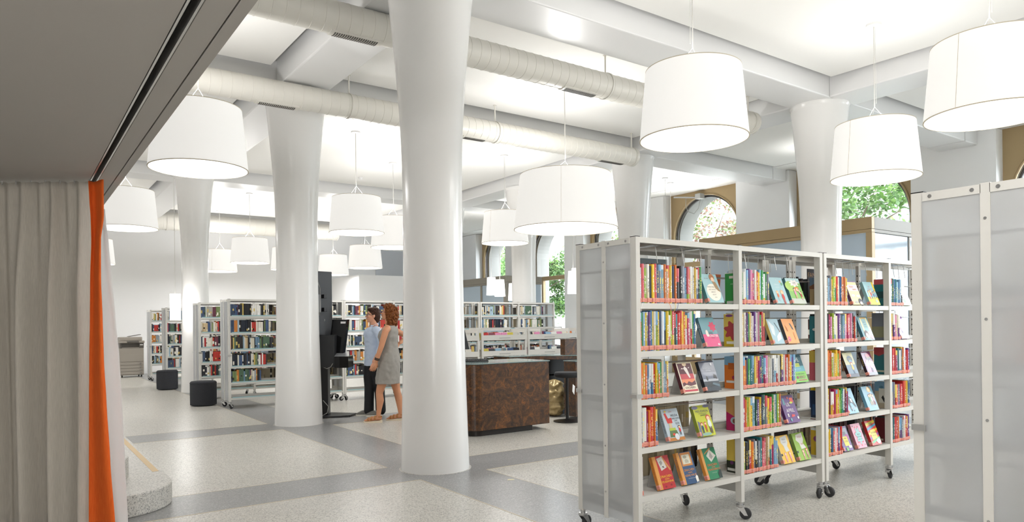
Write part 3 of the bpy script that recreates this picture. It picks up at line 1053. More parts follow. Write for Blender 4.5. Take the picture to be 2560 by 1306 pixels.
# the outer cover of the first book in a bay shows beside the post
SIDE = {(1, 0): [('r', .25, .84, .9, .92, 'e6e2d6'), ('t', 'Alle im Ort', .58, .88, .05, 'a83a3a'), ('t', 'A. BÄR', .4, .66, .05, 'cfe0cf'), ('r', .1, .03, .5, .12, 'e0e0dc')],
        (1, 1): [('s', .5, .5, .42, .26, 'a3262e'), ('e', .3, .95, .2, .04, '7a3a80'), ('e', .75, .9, .04, .02, 'c23a3a'), ('r', .15, .08, .6, .16, 'e8e4d4')],
        (1, 2): [('r', .2, .6, .9, .8, 'a8551f'), ('e', .5, .35, .1, .06, 'a03a4a'), ('r', .1, .18, .6, .25, 'd9d6cf')],
        (1, 3): [('p', [(0, .55), (.5, .42), (1, .55), (1, 1), (0, 1)], 'c09058'), ('e', .5, .3, .24, .11, '9fb0b8'), ('e', .5, .29, .12, .07, '7a4a38')],
        (1, 4): [('r', 0, 0, 1, .35, '2f3328'), ('e', .3, .3, .1, .06, '6a3a6a'), ('e', .6, .28, .1, .06, 'c87a3a'), ('e', .85, .3, .1, .06, 'c8b84a'), ('r', .05, .05, .5, .13, 'd9d9d4')],
        (2, 0): [('r', 0, .72, 1, 1, '55687a'), ('p', [(0, .7), (.4, .82), (1, .74), (1, .6), (0, .6)], '6b4a35')],
        (2, 1): [('e', .7, .75, .14, .05, 'e6e8e4'), ('e', .3, .5, .12, .05, 'e6e8e4'), ('e', .7, .3, .14, .05, 'e6e8e4'), ('e', .7, .3, .05, .02, 'd9b84a')],
        (2, 3): [('r', .1, .1, .9, .5, '2d4f7a')], (2, 4): [('e', .4, .6, .25, .12, '8a3a70'), ('e', .6, .25, .2, .1, '8a3a70')],
        (3, 0): [('r', 0, .3, 1, .55, '31565a'), ('e', .3, .25, .08, .04, 'b0643a')], (3, 1): [('r', 0, .1, 1, .5, '8a8a6a')],
        (3, 2): [('p', [(0, .75), (.3, .68), (.6, .76), (1, .7), (1, 1), (0, 1)], 'a8323a'), ('r', .1, .08, .6, .15, 'c0c4b0')],
        (3, 3): [('r', .25, .2, .7, .75, 'e6e4da'), ('p', [(.4, .4), (.6, .2), (.68, .26), (.5, .5)], '2a2a2a'), ('e', .4, .8, .12, .05, '4a7a96')],
        (3, 4): [('r', .1, .06, .5, .14, 'c0b8a8')]}
# bookmark ribbons hanging over the top shelf
for i, (x, c) in enumerate(((3.47, 'd9702e'), (3.515, 'd9b52e'), (3.545, '2e4a86'), (3.225, 'e8e6e0'))):
    b = MB()
    P = [[(x + .012 * math.sin(t * 2.2 + i) + dx, YF - .002 - .004 * abs(math.sin(t * 3)), 1.527 - .055 * t) for dx in (-.002, .002)] for t in [q / 6 for q in range(7)]]
    b.grid([[(p[0], YF + .02, 1.5262) for p in P[0]]] + P)
    o = b.build('bookmark_ribbon', mat('ribbon_%d' % i, c, .6))
    tag(o, '%s ribbon bookmark dangling over the edge of the near top shelf' % ['orange', 'yellow', 'blue', 'white'][i], 'ribbon', 'bookmark ribbons')

# books shown cover first, each leaning on a little stand
def art_mesh(ops, w_, h_, name, zoff=0.0):
    b = MB()
    lay = 0
    for op in ops:
        lay += 1
        y = -.0004 - .00022 * lay
        k = op[0]
        b.colr = lin(op[-1])
        if k == 'r':
            _, u0, v0, u1, v1, c = op
            b.prism([(u0 * w_, y, v0 * h_), (u1 * w_, y, v0 * h_), (u1 * w_, y, v1 * h_), (u0 * w_, y, v1 * h_)], (0, .0002, 0))
        elif k == 'e':
            _, u, v, ru, rv, c = op
            b.prism([((u + ru * math.cos(t)) * w_, y, (v + rv * math.sin(t)) * h_) for t in [2 * PI * i / 20 for i in range(20)]], (0, .0002, 0))
        elif k == 'p':
            b.prism([(u * w_, y, v * h_) for u, v in op[1]], (0, .0002, 0))
        elif k == 's':            # splat / wavy blob
            _, u, v, ru, rv, c = op
            b.prism([((u + ru * math.cos(t) * (1 + .22 * math.sin(7 * t))) * w_, y, (v + rv * math.sin(t) * (1 + .22 * math.sin(7 * t))) * h_) for t in [2 * PI * i / 42 for i in range(42)]], (0, .0002, 0))
        elif k == 'k':            # small figure: head, body, legs
            _, u, v, s, hair, top_, c = op
            for (du, dv, ru, rv, cc) in ((0, .40, .30, .17, hair), (0, .36, .22, .13, 'f0c9a4'), (0, .05, .24, .24, top_), (-.1, -.3, .07, .22, c), (.1, -.3, .07, .22, c)):
                b.colr = lin(cc)
                y -= .0001
                b.prism([((u + (du + ru * math.cos(t)) * s) * w_, y, (v + (dv + rv * math.sin(t)) * s * w_ / h_ * 1.6) * h_) for t in [2 * PI * i / 12 for i in range(12)]], (0, .0001, 0))
        elif k == 't':
            _, body, u, v, size, c = op
            vs, fs = text_mesh(body, size * h_)
            n0 = len(b.v)
            b.v += [(u * w_ + p[0], y - .0003, v * h_ + p[1]) for p in vs]
            for f in fs:
                b.face([n0 + i for i in f])
    return b.mesh(name, PRINT)
def display_book(x, w_, bi, si, hx, spine, ops, label, h_=.215, t_=.026, lean=.36, back=False, spine_t=None, stand=True):
    z = ZSH[si]
    cov = MB()
    cov.colr = lin(hx); cov.box(0, w_, 0, .0025, 0, h_)
    cov.box(0, w_, t_ - .0025, t_, 0, h_)
    cov.colr = lin(spine); cov.box(-.002, .0005, 0, t_, 0, h_)
    me = cov.mesh('cover_book', PRINT)
    o = link('book', me)
    if not back:
        o.location = (x, YF + .022, z + t_ * math.sin(lean) + .0015)
        o.rotation_euler = (-lean, 0, 0)
    else:
        o.location = (x, YF + DEP - .02 - .08, z + .001)
        o.rotation_euler = (.12, 0, 0)
    tag(o, label, 'book', 'books shown cover first' if not back else 'books shown from behind')
    b = MB(); b.box(.0006, w_ - .004, .0026, t_ - .0026, .003, h_ - .003); b.build('pages', PAGES, o)
    if ops:
        link('cover_art', art_mesh(ops, w_, h_, 'cover_art'), o)
    if not back:
        b = MB(); b.box(-.0034, -.002, .001, t_ - .001, .006, .032); b.box(-.0034, .014, -.0022, -.0006, .006, .032)
        link('spine_label', b.mesh('spine_label', LABELM), o)
        if spine_t:
            vs, fs = text_mesh(spine_t[0], t_ * .6)
            b = MB(); b.colr = lin(spine_t[1])
            b.v = [(-.0026, t_ / 2 - p[1], h_ * .55 - p[0]) for p in vs]
            for f in fs: b.face(list(f))
            link('spine_title', b.mesh('spine_title', PRINT, fix=False), o)
        if stand:
            # stand: slanted plate under the book and a rear strut
            st = link('book_stand', None, None, (x + w_ * .25, YF + .022, z))
            tag(st, 'clear stand under the ' + ' '.join(label.split(',')[0].split()[:11]), 'stand', 'clear book stands')
            sn, cs = math.sin(lean), math.cos(lean)
            y0 = t_ / cs + .004
            b = MB()
            b.prism([(0, y0 + .004, .001), (0, y0 + .004 + .19 * sn, .19 * cs), (0, y0 + .0065 + .19 * sn, .19 * cs), (0, y0 + .0065, .001)], (w_ * .5, 0, 0))
            b.build('plate', STANDM, st)
            b = MB()
            yt = y0 + .0065 + .185 * sn
            b.prism([(0, yt, .185 * cs), (0, yt + .045, .001), (0, yt + .0475, .001), (0, yt + .0025, .185 * cs)], (w_ * .5, 0, 0))
            b.build('strut', STANDM, st)
    return o
STANDM = mat('clear_stand', 'dcdcd8', .2, trans=.45)
D = display_book
for k_, ops in SIDE.items():
    me = art_mesh(ops, 1, 1, 'side_cover_art')
    for v in me.vertices:
        v.co = (v.co.y * 30, 1 - v.co.x, v.co.z)
    link('side_cover_art', me, FIRSTBOOK[k_])
W = 'f3f1ea'
D(3.895, .165, 0, 0, '9cc4cb', '5c8b95', [('e', .52, .36, .43, .30, 'f5efe0'), ('e', .66, .88, .17, .12, 'a06a42'), ('e', .68, .80, .1, .09, 'f0cdb0'), ('p', [(.6, .75), (.82, .72), (.98, .36), (.82, .42), (.7, .5)], 'a1845f'), ('t', 'Die Liebe', .28, .84, .05, '7f4a52'), ('t', 'WENN MAN', .42, .54, .06, '6b6558'), ('t', 'LIEST DAVON', .45, .45, .055, '6b6558'), ('t', 'LIEBE IST', .48, .36, .055, '6b6558'), ('t', 'LEICHT', .5, .27, .055, '6b6558'), ('t', 'LESEN', .55, .18, .045, '6b6558')], 'pale blue book with a white oval and long hair, beside the green back cover')
D(3.865, .16, 0, 1, '6f9ca5', '3e6c78', [('r', 0, 0, 1, .42, 'd6457e'), ('s', .76, .68, .2, .15, 'cf3a5f'), ('e', .3, .45, .09, .12, 'eee3d6'), ('t', 'LIEBE', .52, .46, .10, '3a3a45'), ('t', 'MONSTER', .62, .36, .11, 'ffffff'), ('t', 'ROMAN', .6, .29, .045, '6d2747'), ('e', .85, .07, .07, .04, 'f0c3d4')], 'teal and pink book titled MONSTER on the second shelf', spine_t=('LIEBE MONSTER', 'e8dfe0'))
D(3.635, .15, 0, 2, 'e9dfc9', '4d1f2b', [('r', .07, .1, .95, .96, '5a2632'), ('r', .07, .3, .95, .62, 'c0434e'), ('r', .07, .28, .95, .45, 'e38a63'), ('p', [(.07, .32), (.2, .36), (.35, .3), (.5, .38), (.7, .33), (.95, .4), (.95, .2), (.07, .2)], '5d2a35'), ('p', [(.07, .1), (.07, .22), (.3, .27), (.55, .22), (.95, .26), (.95, .1)], 'eee3c9'), ('r', .07, .05, .95, .11, 'c23a4c'), ('p', [(.38, .8), (.5, .87), (.62, .8), (.7, .5), (.62, .48)], 'f4e9e4'), ('p', [(.2, .78), (.3, .82), (.38, .78)], 'f4e9e4'), ('p', [(.68, .82), (.8, .84), (.74, .79)], 'f4e9e4'), ('e', .5, .93, .14, .06, 'e7cfae'), ('t', 'DÄCHERN', .5, .17, .1, '4a2129')], 'dark red and cream book titled DÄCHERN on the third shelf')
D(3.86, .158, 0, 2, '4b5266', '24272f', [('r', 0, .38, 1, .62, '6b7285'), ('r', 0, .3, 1, .4, 'b7bcc6'), ('r', 0, 0, 1, .32, '2e3a44'), ('s', .4, .22, .25, .09, '1e262c'), ('e', .28, .42, .06, .08, '20242b'), ('p', [(.7, .42), (.78, .56), (.9, .52), (.95, .38)], '20242b'), ('e', .78, .88, .06, .05, 'c9ccd4'), ('t', 'DUNKELBLAUER', .5, .74, .065, 'c3c8d4'), ('t', 'SOMMER', .48, .67, .065, 'c3c8d4'), ('p', [(.5, .22), (.95, .12), (.98, .2), (.6, .27)], '5d7380')], 'dark slate book titled SOMMER beside the orange back cover', spine_t=('SOMMER', '9aa0ac'))
D(3.485, .155, 0, 3, 'b9c6cf', 'a9b4bb', [('r', 0, 0, 1, .1, 'b4742e'), ('p', [(.1, .86), (.22, .88), (.3, .7), (.5, .72), (.5, .55), (.2, .55)], 'c8322c'), ('e', .35, .6, .12, .08, 'c8322c'), ('r', .25, .3, .42, .55, 'cbb58f'), ('p', [(.15, .12), (.2, .32), (.62, .32), (.7, .12)], '4f6b3a'), ('r', .2, .32, .58, .40, 'a9bb3f'), ('e', .4, .2, .08, .04, 'd3452f'), ('e', .55, .12, .13, .1, 'd7dadf'), ('k', .82, .3, .25, '33231c', 'c8322c', '2e3a4a'), ('e', .2, .92, .05, .03, 'e2b32f'), ('t', 'HILDA', .7, .78, .105, '2a2d33'), ('t', 'UND OMA', .72, .68, .075, '2a2d33'), ('t', 'UND', .72, .61, .06, '2a2d33'), ('t', 'ICH', .78, .52, .1, '2a2d33'), ('t', 'ANNA', .5, .9, .045, 'b4343a')], 'light grey book titled HILDA UND OMA on the fourth shelf', spine_t=('HILDA UND OMA', '3a3d44'))
D(3.795, .16, 0, 3, 'c3c832', '7f8a2e', [('e', .12, .93, .2, .06, '7d7d95'), ('e', .85, .96, .2, .05, '7d7d95'), ('p', [(.0, .0), (.06, .5), (.18, .45), (.16, 0)], '6d6d88'), ('k', .28, .25, .3, 'a63b25', '2a4a63', '33405a'), ('k', .5, .28, .26, 'b8452a', 'c8542f', 'a8452a'), ('k', .78, .35, .48, 'd3532a', 'e5ede6', '4a2f49'), ('e', .45, .06, .3, .05, '8fb6a4'), ('t', 'MISS EDISON', .5, .80, .105, '3a4060'), ('t', 'LEHRERIN', .55, .67, .075, '26304a'), ('r', .25, .725, .8, .735, '3a4060')], 'lime green book titled MISS EDISON on the fourth shelf')
D(3.395, .15, 0, 4, 'b3262b', 'd08a3c', [('r', 0, 0, .2, 1, 'd9994a'), ('p', [(.5, .96), (.62, 1), (.98, .55), (.9, .52)], 'c98a4b'), ('p', [(.25, .93), (.58, .97), (.75, .63), (.38, .55)], 'd6d2cb'), ('t', 'DRACHEN', .56, .37, .1, 'f1c52d'), ('t', 'GEGEN', .58, .29, .06, 'f1c52d'), ('t', 'FEUERWEHR', .58, .21, .09, 'f1c52d'), ('p', [(.35, .82), (.5, .86), (.55, .78), (.42, .7)], '9c9893'), ('p', [(.45, .66), (.55, .69), (.6, .62)], '4a4744'), ('e', .75, .1, .05, .03, '7f1d22'), ('e', .4, .07, .05, .03, '7f1d22')], 'red book titled DRACHEN GEGEN FEUERWEHR on the near bottom shelf', spine_t=('DRACHEN GEGEN FEUERWEHR', 'b33a2a'))
D(3.625, .15, 0, 4, '2d5079', 'd08a3c', [('r', 0, 0, .18, 1, 'd9994a'), ('r', .22, .56, .9, .98, 'cf8a45'), ('r', .3, .62, .8, .91, 'e3dfca'), ('e', .5, .84, .12, .05, 'a9a590'), ('p', [(.45, .65), (.45, .74), (.55, .78), (.68, .73), (.68, .65)], 'bdb9a4'), ('t', 'DRACHEN', .56, .43, .1, 'e59a33'), ('t', 'HABEN', .58, .345, .06, 'e59a33'), ('t', 'KEINE HÄLSE', .58, .26, .09, 'e59a33'), ('p', [(.85, .02), (.82, .18), (.92, .24), (1, .2), (1, .04)], 'eceae4'), ('t', 'die wunderbare reihe', .58, .17, .035, 'd7d7d2')], 'blue book titled DRACHEN HABEN KEINE HÄLSE on the near bottom shelf', spine_t=('DRACHEN HABEN', '2c4a70'))
D(3.865, .155, 0, 4, '1f7f55', 'd08a3c', [('r', 0, 0, .14, 1, 'd9994a'), ('p', [(.2, .8), (.25, .84), (.65, 1), (.72, .96)], 'c98a4b'), ('p', [(.33, .75), (.62, .95), (.95, .72), (.55, .54)], 'dcd8cf'), ('p', [(.5, .72), (.62, .86), (.75, .7), (.6, .62)], 'a5a199'), ('t', 'DRACHEN', .55, .45, .1, 'e8662b'), ('t', 'OHNE', .58, .375, .06, 'e8662b'), ('t', 'MUNDGERUCH', .6, .3, .085, 'e8662b'), ('p', [(.8, 0), (.78, .15), (.9, .27), (1, .25), (1, 0)], '20312b'), ('t', 'noch eine reihe', .55, .2, .035, 'd7d7d2')], 'green book titled DRACHEN OHNE MUNDGERUCH on the near bottom shelf')
D(4.675, .165, 1, 0, 'a4c8ce', '4f8088', [('e', .78, .84, .06, .05, 'e8a06a'), ('e', .86, .75, .09, .06, '6fa384'), ('k', .3, .28, .3, 'e0a070', 'd9703f', 'c9d6d8'), ('k', .66, .22, .42, 'e7b078', 'c3392f', 'b8423a'), ('t', 'Winter', .45, .72, .09, 'e7eef0'), ('t', 'im Dorf', .45, .62, .07, 'e7eef0'), ('e', .2, .5, .02, .012, W), ('e', .7, .55, .02, .012, W), ('e', .5, .9, .02, .012, W)], 'snowy light blue book with two small figures on the top shelf')
D(4.885, .18, 1, 0, '86bb62', '3f7078', [('r', 0, .8, 1, 1, 'b9d7d9'), ('e', .2, .68, .35, .2, 'aacc66'), ('r', 0, 0, 1, .2, 'c3c9bd'), ('s', .55, .8, .3, .12, 'f7f4ef'), ('e', .62, .57, .15, .09, 'e9832e'), ('e', .62, .55, .08, .06, 'f2d3b4'), ('k', .42, .4, .3, '4a3226', 'e28ab0', 'd9b68f'), ('k', .8, .3, .24, '6b3a28', 'c23a3a', 'e0c2a0'), ('k', .72, .46, .16, '33231c', 'e8e4d8', '4a4a55'), ('t', 'Lola', .55, .82, .11, '555e66'), ('t', 'im Garten', .56, .75, .05, 'd98aa0')], 'meadow green book with a white cloud title on the top shelf')
D(4.635, .135, 1, 1, '9fc0cc', 'c9b86a', [('p', [(.1, .95), (.5, .7), (.35, .3), (.15, .4)], 'd3dfe3'), ('p', [(.5, .3), (.9, .5), (.85, .2), (.4, .08)], 'e3eaec'), ('p', [(.6, .85), (.68, .84), (.9, .55), (.84, .5)], '5b6b76'), ('e', .88, .5, .06, .05, '8a6a5c')], 'pale sky book with one dark brush stroke on the second shelf', h_=.2)
D(4.82, .145, 1, 1, 'e9a05a', '3e4247', [('p', [(.6, .82), (.72, .8), (.85, .55), (.72, .56)], '4c5258'), ('e', .2, .18, .12, .1, 'e85a78'), ('t', 'ROTE', .2, .2, .05, W), ('p', [(.15, .75), (.3, .62), (.22, .5), (.32, .48)], 'c87a3c'), ('r', .7, .15, .8, .45, 'd98a45')], 'orange book with a dark pencil shape on the second shelf', h_=.2)
D(4.905, .175, 1, 2, '3f6b78', '6f9a4c', [('r', 0, .0, 1, .38, '7fc34a'), ('r', 0, .38, 1, .58, '6fb0bc'), ('r', .02, .55, .7, .68, 'c8d050'), ('t', 'HILFE,', .46, .80, .19, 'eef0ea'), ('t', 'ICH HAB', .4, .61, .1, '8fbf52'), ('t', 'DEN SALAT', .45, .47, .08, 'a9d4da'), ('t', 'ICH LIEBE EINEN', .5, .29, .075, '3b4a35'), ('t', 'NERD!', .6, .17, .15, '8d2f55'), ('e', .25, .17, .06, .05, '8d2f55'), ('r', .3, .06, .9, .09, 'b8455f')], 'blue and green book titled HILFE and NERD on the third shelf', h_=.225)
D(4.795, .17, 1, 3, '5f3a78', '4a2c60', [('t', 'LIL', .45, .66, .19, 'ece6ea'), ('t', 'APRIL', .5, .44, .19, 'ece6ea'), ('r', .68, .72, .92, .9, 'd5533c'), ('r', .12, .66, .26, .9, '5f93a0'), ('e', .72, .72, .12, .04, 'c9d050'), ('p', [(.45, .2), (.7, .22), (.72, .28), (.5, .3)], 'd23b3b'), ('r', .2, .22, .28, .34, W), ('e', .9, .16, .06, .05, W), ('r', .3, .06, .42, .16, '5f93a0'), ('e', .55, .9, .05, .04, 'd5533c')], 'purple book titled LIL APRIL on the fourth shelf', spine_t=('APRIL', '9a78b0'))
D(4.745, .15, 1, 4, 'e9bb32', 'bfb8a8', [('p', [(.3, .93), (.85, .98), (.82, .72), (.7, .6), (.78, .42), (.45, .4), (.4, .62), (.25, .74)], 'dcdcd6'), ('t', 'MEIN', .55, .84, .09, '8a8f98'), ('t', 'PONY', .55, .74, .07, '8a8f98'), ('k', .35, .2, .3, 'd99aa0', 'e2a3a3', 'e0a0a0'), ('k', .72, .2, .3, 'd99aa0', 'e2a3a3', 'e0a0a0'), ('r', 0, .28, .12, .36, '2a2a2c')], 'yellow book with a white signboard and pink ponies on the bottom shelf', spine_t=('PONY', '7a7a78'))
D(4.95, .155, 1, 4, '8fb53a', '6f8a3a', [('p', [(.3, .93), (.85, .98), (.82, .72), (.7, .6), (.88, .42), (.45, .4), (.4, .62), (.2, .74)], 'e6e6df'), ('t', 'WALD', .55, .84, .09, 'b86a78'), ('t', 'Reh', .6, .58, .08, 'c34a4a'), ('k', .5, .18, .3, 'c98a80', 'd9a59a', 'd39a8f'), ('k', .82, .22, .3, 'c23a34', 'd9a59a', 'd39a8f'), ('r', 0, .28, .12, .36, '2a2a2c')], 'green book with a white signboard and two deer on the bottom shelf')
D(5.745, .165, 2, 0, 'efe6b0', '5a3a72', [('r', .05, .58, .98, .84, 'e2d8e6'), ('r', 0, .96, 1, 1, '7a5a90'), ('t', 'Anton', .4, .76, .11, 'eba03a'), ('t', 'taucht', .62, .65, .11, 'eba03a'), ('e', .3, .38, .16, .05, 'f7f4ee'), ('e', .74, .36, .16, .05, 'f7f4ee'), ('e', .8, .12, .2, .14, '4a4650'), ('e', .82, .06, .12, .07, 'f2e0d0'), ('e', .4, .1, .16, .05, 'b8b6b4')], 'cream yellow book with a lilac title block on the joined top shelf', spine_t=('ANTON', W))
D(6.025, .165, 2, 0, 'a5cdd6', '8fb5ba', [('r', 0, 0, 1, .34, 'dfe04a'), ('r', .86, .6, 1, 1, 'e8c93a'), ('k', .25, .42, .3, '9a5a3c', 'e3d6a0', 'c8458a'), ('k', .45, .44, .3, 'd9a33c', 'd9533c', '4a7ab0'), ('k', .68, .4, .26, '5a3a2c', '5a6a9a', '8aa0b0'), ('k', .88, .45, .26, '7a3a2c', '8ac0c0', '7a4a90'), ('e', .75, .16, .12, .07, 'a8b0a8'), ('t', 'WIR', .45, .78, .08, 'c98a9a'), ('t', 'GEFÄHRTEN', .5, .68, .07, 'c98a9a')], 'blue and yellow book with four children on the joined top shelf')
D(5.925, .165, 2, 1, '6a97a0', '3d6670', [('p', [(.2, .95), (.9, .95), (.98, .1), (.2, .1)], 'e8dfae'), ('p', [(.35, .9), (.75, .9), (.8, .35), (.35, .35)], '8fb9bb'), ('t', 'Am', .5, .76, .1, '3d4a50'), ('t', 'See', .55, .66, .1, '3d4a50'), ('t', 'daheim', .55, .56, .07, '3d4a50'), ('e', .38, .25, .2, .16, '4a3a36'), ('e', .4, .2, .12, .1, 'efd8c0'), ('s', .8, .12, .16, .08, 'c8423a'), ('r', .3, .92, .8, .96, 'd9a03a')], 'teal framed book with a dark haired girl on the joined second shelf')
D(5.685, .15, 2, 2, 'c9c596', '2a1c22', [('r', 0, 0, 1, .5, '6f8496'), ('r', 0, 0, 1, .14, '4a4e5c'), ('e', .58, .73, .26, .14, '4a5a70'), ('e', .6, .62, .16, .08, '7aa0bb'), ('k', .6, .35, .42, 'b04a3a', 'd8b23a', '5a6a80'), ('t', 'Ophelia', .58, .74, .065, 'd9c45a'), ('t', 'Schwarz', .5, .9, .05, '7a6a3a')], 'cream and slate book with a dark round badge on the joined third shelf', spine_t=('OPHELIA', 'b8a04a'))
D(5.985, .15, 2, 2, '7a3560', '2a1420', [('r', .1, .2, .95, .5, '9a5aa8'), ('p', [(.1, .5), (.4, .7), (.95, .55), (.95, .4), (.1, .4)], 'd9bd9a'), ('e', .6, .76, .27, .15, '4a2433'), ('e', .6, .83, .24, .08, 'b03a50'), ('k', .6, .38, .45, '4a2433', 'c8b8a0', '3a3440'), ('t', 'Ophelia', .6, .74, .065, 'd9c45a'), ('r', 0, 0, 1, .12, '3a3038')], 'purple book with a dark round badge on the joined third shelf', spine_t=('OPHELIA', 'b8a04a'))
D(5.665, .155, 2, 3, '8fbdd6', '5f93b0', [('p', [(.12, .9), (.35, .95), (.4, .75), (.7, .6), (.95, .25), (.85, .2), (.6, .42), (.4, .4), (.45, .1), (.35, .08), (.2, .5)], '34383f'), ('p', [(.5, .6), (.68, .58), (.7, .42), (.55, .45)], 'dadde0'), ('t', 'HORSE', .62, .2, .12, 'f0f2f2'), ('e', .6, .1, .05, .03, '34383f')], 'sky blue book with a black rider shape on the joined fourth shelf')
D(5.985, .165, 2, 3, '7fb0c8', '6aa0ba', [('e', .62, .86, .17, .12, 'e9a43a'), ('e', .62, .86, .12, .085, 'f0c878'), ('k', .45, .42, .36, '6b3a2c', '4a8a5a', 'd9c0a0'), ('k', .62, .44, .38, '7a2f2a', 'efe8e0', 'd9b8a0'), ('k', .8, .42, .36, '5a2f25', 'c8a0b0', '9a4a50'), ('t', 'Drei Freunde', .6, .15, .05, 'd8e6ee')], 'sky blue book with an orange disc and three children on the joined fourth shelf')
D(5.585, .14, 2, 4, '6f5590', '4a3560', [('r', .3, .5, .9, .92, '8f96a0'), ('e', .75, .55, .22, .12, 'a03a80'), ('p', [(.3, .2), (.78, .2), (.72, .58), (.25, .58)], 'e8d84a'), ('t', '100', .5, .7, .2, '5a606a'), ('t', 'MEIN', .5, .5, .08, '3a3a30'), ('t', 'CLUB', .5, .38, .1, '8a7a30'), ('r', .62, .1, .92, .2, 'eceee8'), ('r', .3, 0, .5, .14, '6fb85a')], 'purple and green book with a yellow panel on the joined bottom shelf', h_=.205)
D(5.80, .145, 2, 4, 'e79fb4', 'b97a8c', [('s', .52, .5, .34, .36, 'd23a5a'), ('s', .52, .5, .29, .31, '8fc6c6'), ('t', 'Meine', .52, .68, .08, 'e7f0f0'), ('t', 'BESTE', .52, .55, .08, '34464a'), ('t', 'FREUNDIN', .52, .45, .07, '34464a'), ('t', 'UND ICH', .52, .35, .07, '34464a'), ('e', .15, .1, .05, .03, '8a5a6a'), ('e', .85, .12, .05, .03, '8a5a6a'), ('e', .15, .9, .05, .03, '8a5a6a')], 'pink book with a teal cloud shape on the joined bottom shelf', h_=.21)
D(6.035, .155, 2, 4, 'd8443f', 'b32b2b', [('p', [(0, .9), (1, 1), (1, .9), (0, .78)], 'e8d23a'), ('p', [(0, .7), (1, .86), (1, .78), (0, .6)], '4a9ac0'), ('p', [(0, .5), (1, .68), (1, .6), (0, .4)], 'e8d23a'), ('p', [(0, .32), (1, .5), (1, .4), (0, .22)], '8a3a90'), ('p', [(0, .14), (1, .32), (1, .22), (0, .05)], '5ab87a'), ('p', [(.22, .2), (.8, .28), (.75, .66), (.2, .6)], 'efd93a'), ('t', '100', .5, .83, .2, '48606a'), ('t', 'SACHEN', .5, .5, .1, '6a5a20'), ('t', 'FÜR DICH', .5, .38, .07, '6a5a20'), ('e', .75, .14, .2, .1, 'f2eaea'), ('t', 'neu', .75, .14, .07, 'd23a3a')], 'rainbow striped red book with a yellow panel on the joined bottom shelf', h_=.215)
D(6.60, .15, 3, 0, 'cfe3e3', '9fc0bc', [('p', [(0, 0), (.3, .6), (.5, .3), (.5, 0)], '7fa08a'), ('e', .3, .2, .14, .09, '5a7a4a')], 'pale mint book in the farthest bay on the joined top shelf')
D(6.56, .15, 3, 1, '8a5aa0', '6a3f86', [('e', .5, .6, .25, .2, 'd9a03a'), ('e', .7, .3, .2, .14, 'efe4ea'), ('k', .4, .4, .3, '4a2433', 'd98ab0', '3a3440')], 'violet book in the farthest bay on the joined second shelf')
# one book lies shown cover first on the other side of the near bookcase
display_book(4.40, .16, 0, 0, 'c4602c', 'c4602c', [('r', .1, .5, .9, .9, 'c86a36')], 'rust orange back cover behind the pale blue book', h_=.25, t_=.03, back=True)

# everything else that stands on shelves: far bookcases and the back rows
FB = MB()
rb = random.Random(5)
FARCOL = ['ece9e2', 'efece6', 'f0eee8', 'e2ddd0', 'd8d2c0', '1d1d20', '26262a', '2b2d36', '1a2230', '1d1d20', '34302e', 'a8292a', 'b83a30', 'c9803a', 'd0b86a', '3f5478', '6a87a0', '9fb5c4', '4f6a54', '7a8a5a', '6a3a48', 'c9b48f', 'e6e2d8', '303034', 'a8a49a', '40506a', '9aa0a8', 'd9d6cc']
DARKS = ['1a1b20', '23252c', '2a2d33', '2d3038', '3a2f2c', '1d2a33', '4a2a2a', '3a4a3a', '5a3a4a', 'b06a3a', '2a3a5a']
PAGEC = ['b7a888', 'a89a7c', 'c4b698', '8f8268', 'd0c4a8', '4a4238', '3a3430', '9c8f74', 'ab9d80']
def far_book(x, w_, yf, z, h_, d_, c, front=True):
    c1 = lin(c)
    kf = rb.choice((.6, .8, 1.3))
    c2 = c1 if rb.random() < .5 else tuple(min(1, v * kf) for v in c1)
    c3 = lin(rb.choice(('f0ece0', '1c1c1e', 'd8c070'))) if rb.random() < .35 else c1
    y0, y1 = (yf, yf + d_)
    za = rb.uniform(.12, .5)
    zz = [z, z + h_ * za, z + h_ * (za + rb.uniform(.08, .3)), z + h_]
    for i, cc in enumerate((c2, c3, c1)):
        FB.colr = cc
        n0 = len(FB.v)
        FB.box(x, x + w_, y0, y1, zz[i], zz[i + 1])
def far_row(xa, xb, yf, z, hh, pal, front=True, wmin=.012, wmax=.03, gap=.0):
    x = xa
    run = None
    while x < xb - wmin:
        w_ = min(rb.uniform(wmin, wmax), xb - x)
        if rb.random() < gap:
            x += w_ * 2
            continue
        if run and rb.random() < .45:
            c, h_ = run
        else:
            c, h_ = rb.choice(pal), hh * rb.uniform(.8, 1)
        run = (c, h_)
        far_book(x, w_ - .001, yf + rb.uniform(0, .012), z + .0005, h_, rb.uniform(.12, .15), c)
        x += w_
# back rows in the near bookcases
def back_row(xa, xb, si, pal, hh=.25, y=YF + DEP - .19):
    far_row(xa, xb, y, ZSH[si], hh, pal, wmin=.014, wmax=.035)
GREYB = ['7d8486', '8a9092', '9aa09f']
back_row(3.62, 4.19, 0, DARKS, .27); back_row(4.78, 5.2, 0, DARKS, .275); back_row(5.33, 5.75, 0, DARKS + ['5a2a2a'], .26); back_row(5.95, 6.25, 0, DARKS, .25)
back_row(4.9, 5.15, 1, PAGEC + DARKS, .24); back_row(5.9, 6.15, 1, DARKS, .2); back_row(6.36, 6.6, 1, DARKS, .2)
back_row(3.45, 3.85, 2, PAGEC, .23); back_row(4.75, 5.1, 2, PAGEC + DARKS, .24); back_row(5.95, 6.28, 2, DARKS, .24)
back_row(3.72, 4.1, 3, PAGEC, .25); back_row(4.8, 5.2, 3, ['2b3f5a', '23405a', '2b4a5a'], .25); back_row(5.9, 6.25, 3, DARKS, .25)
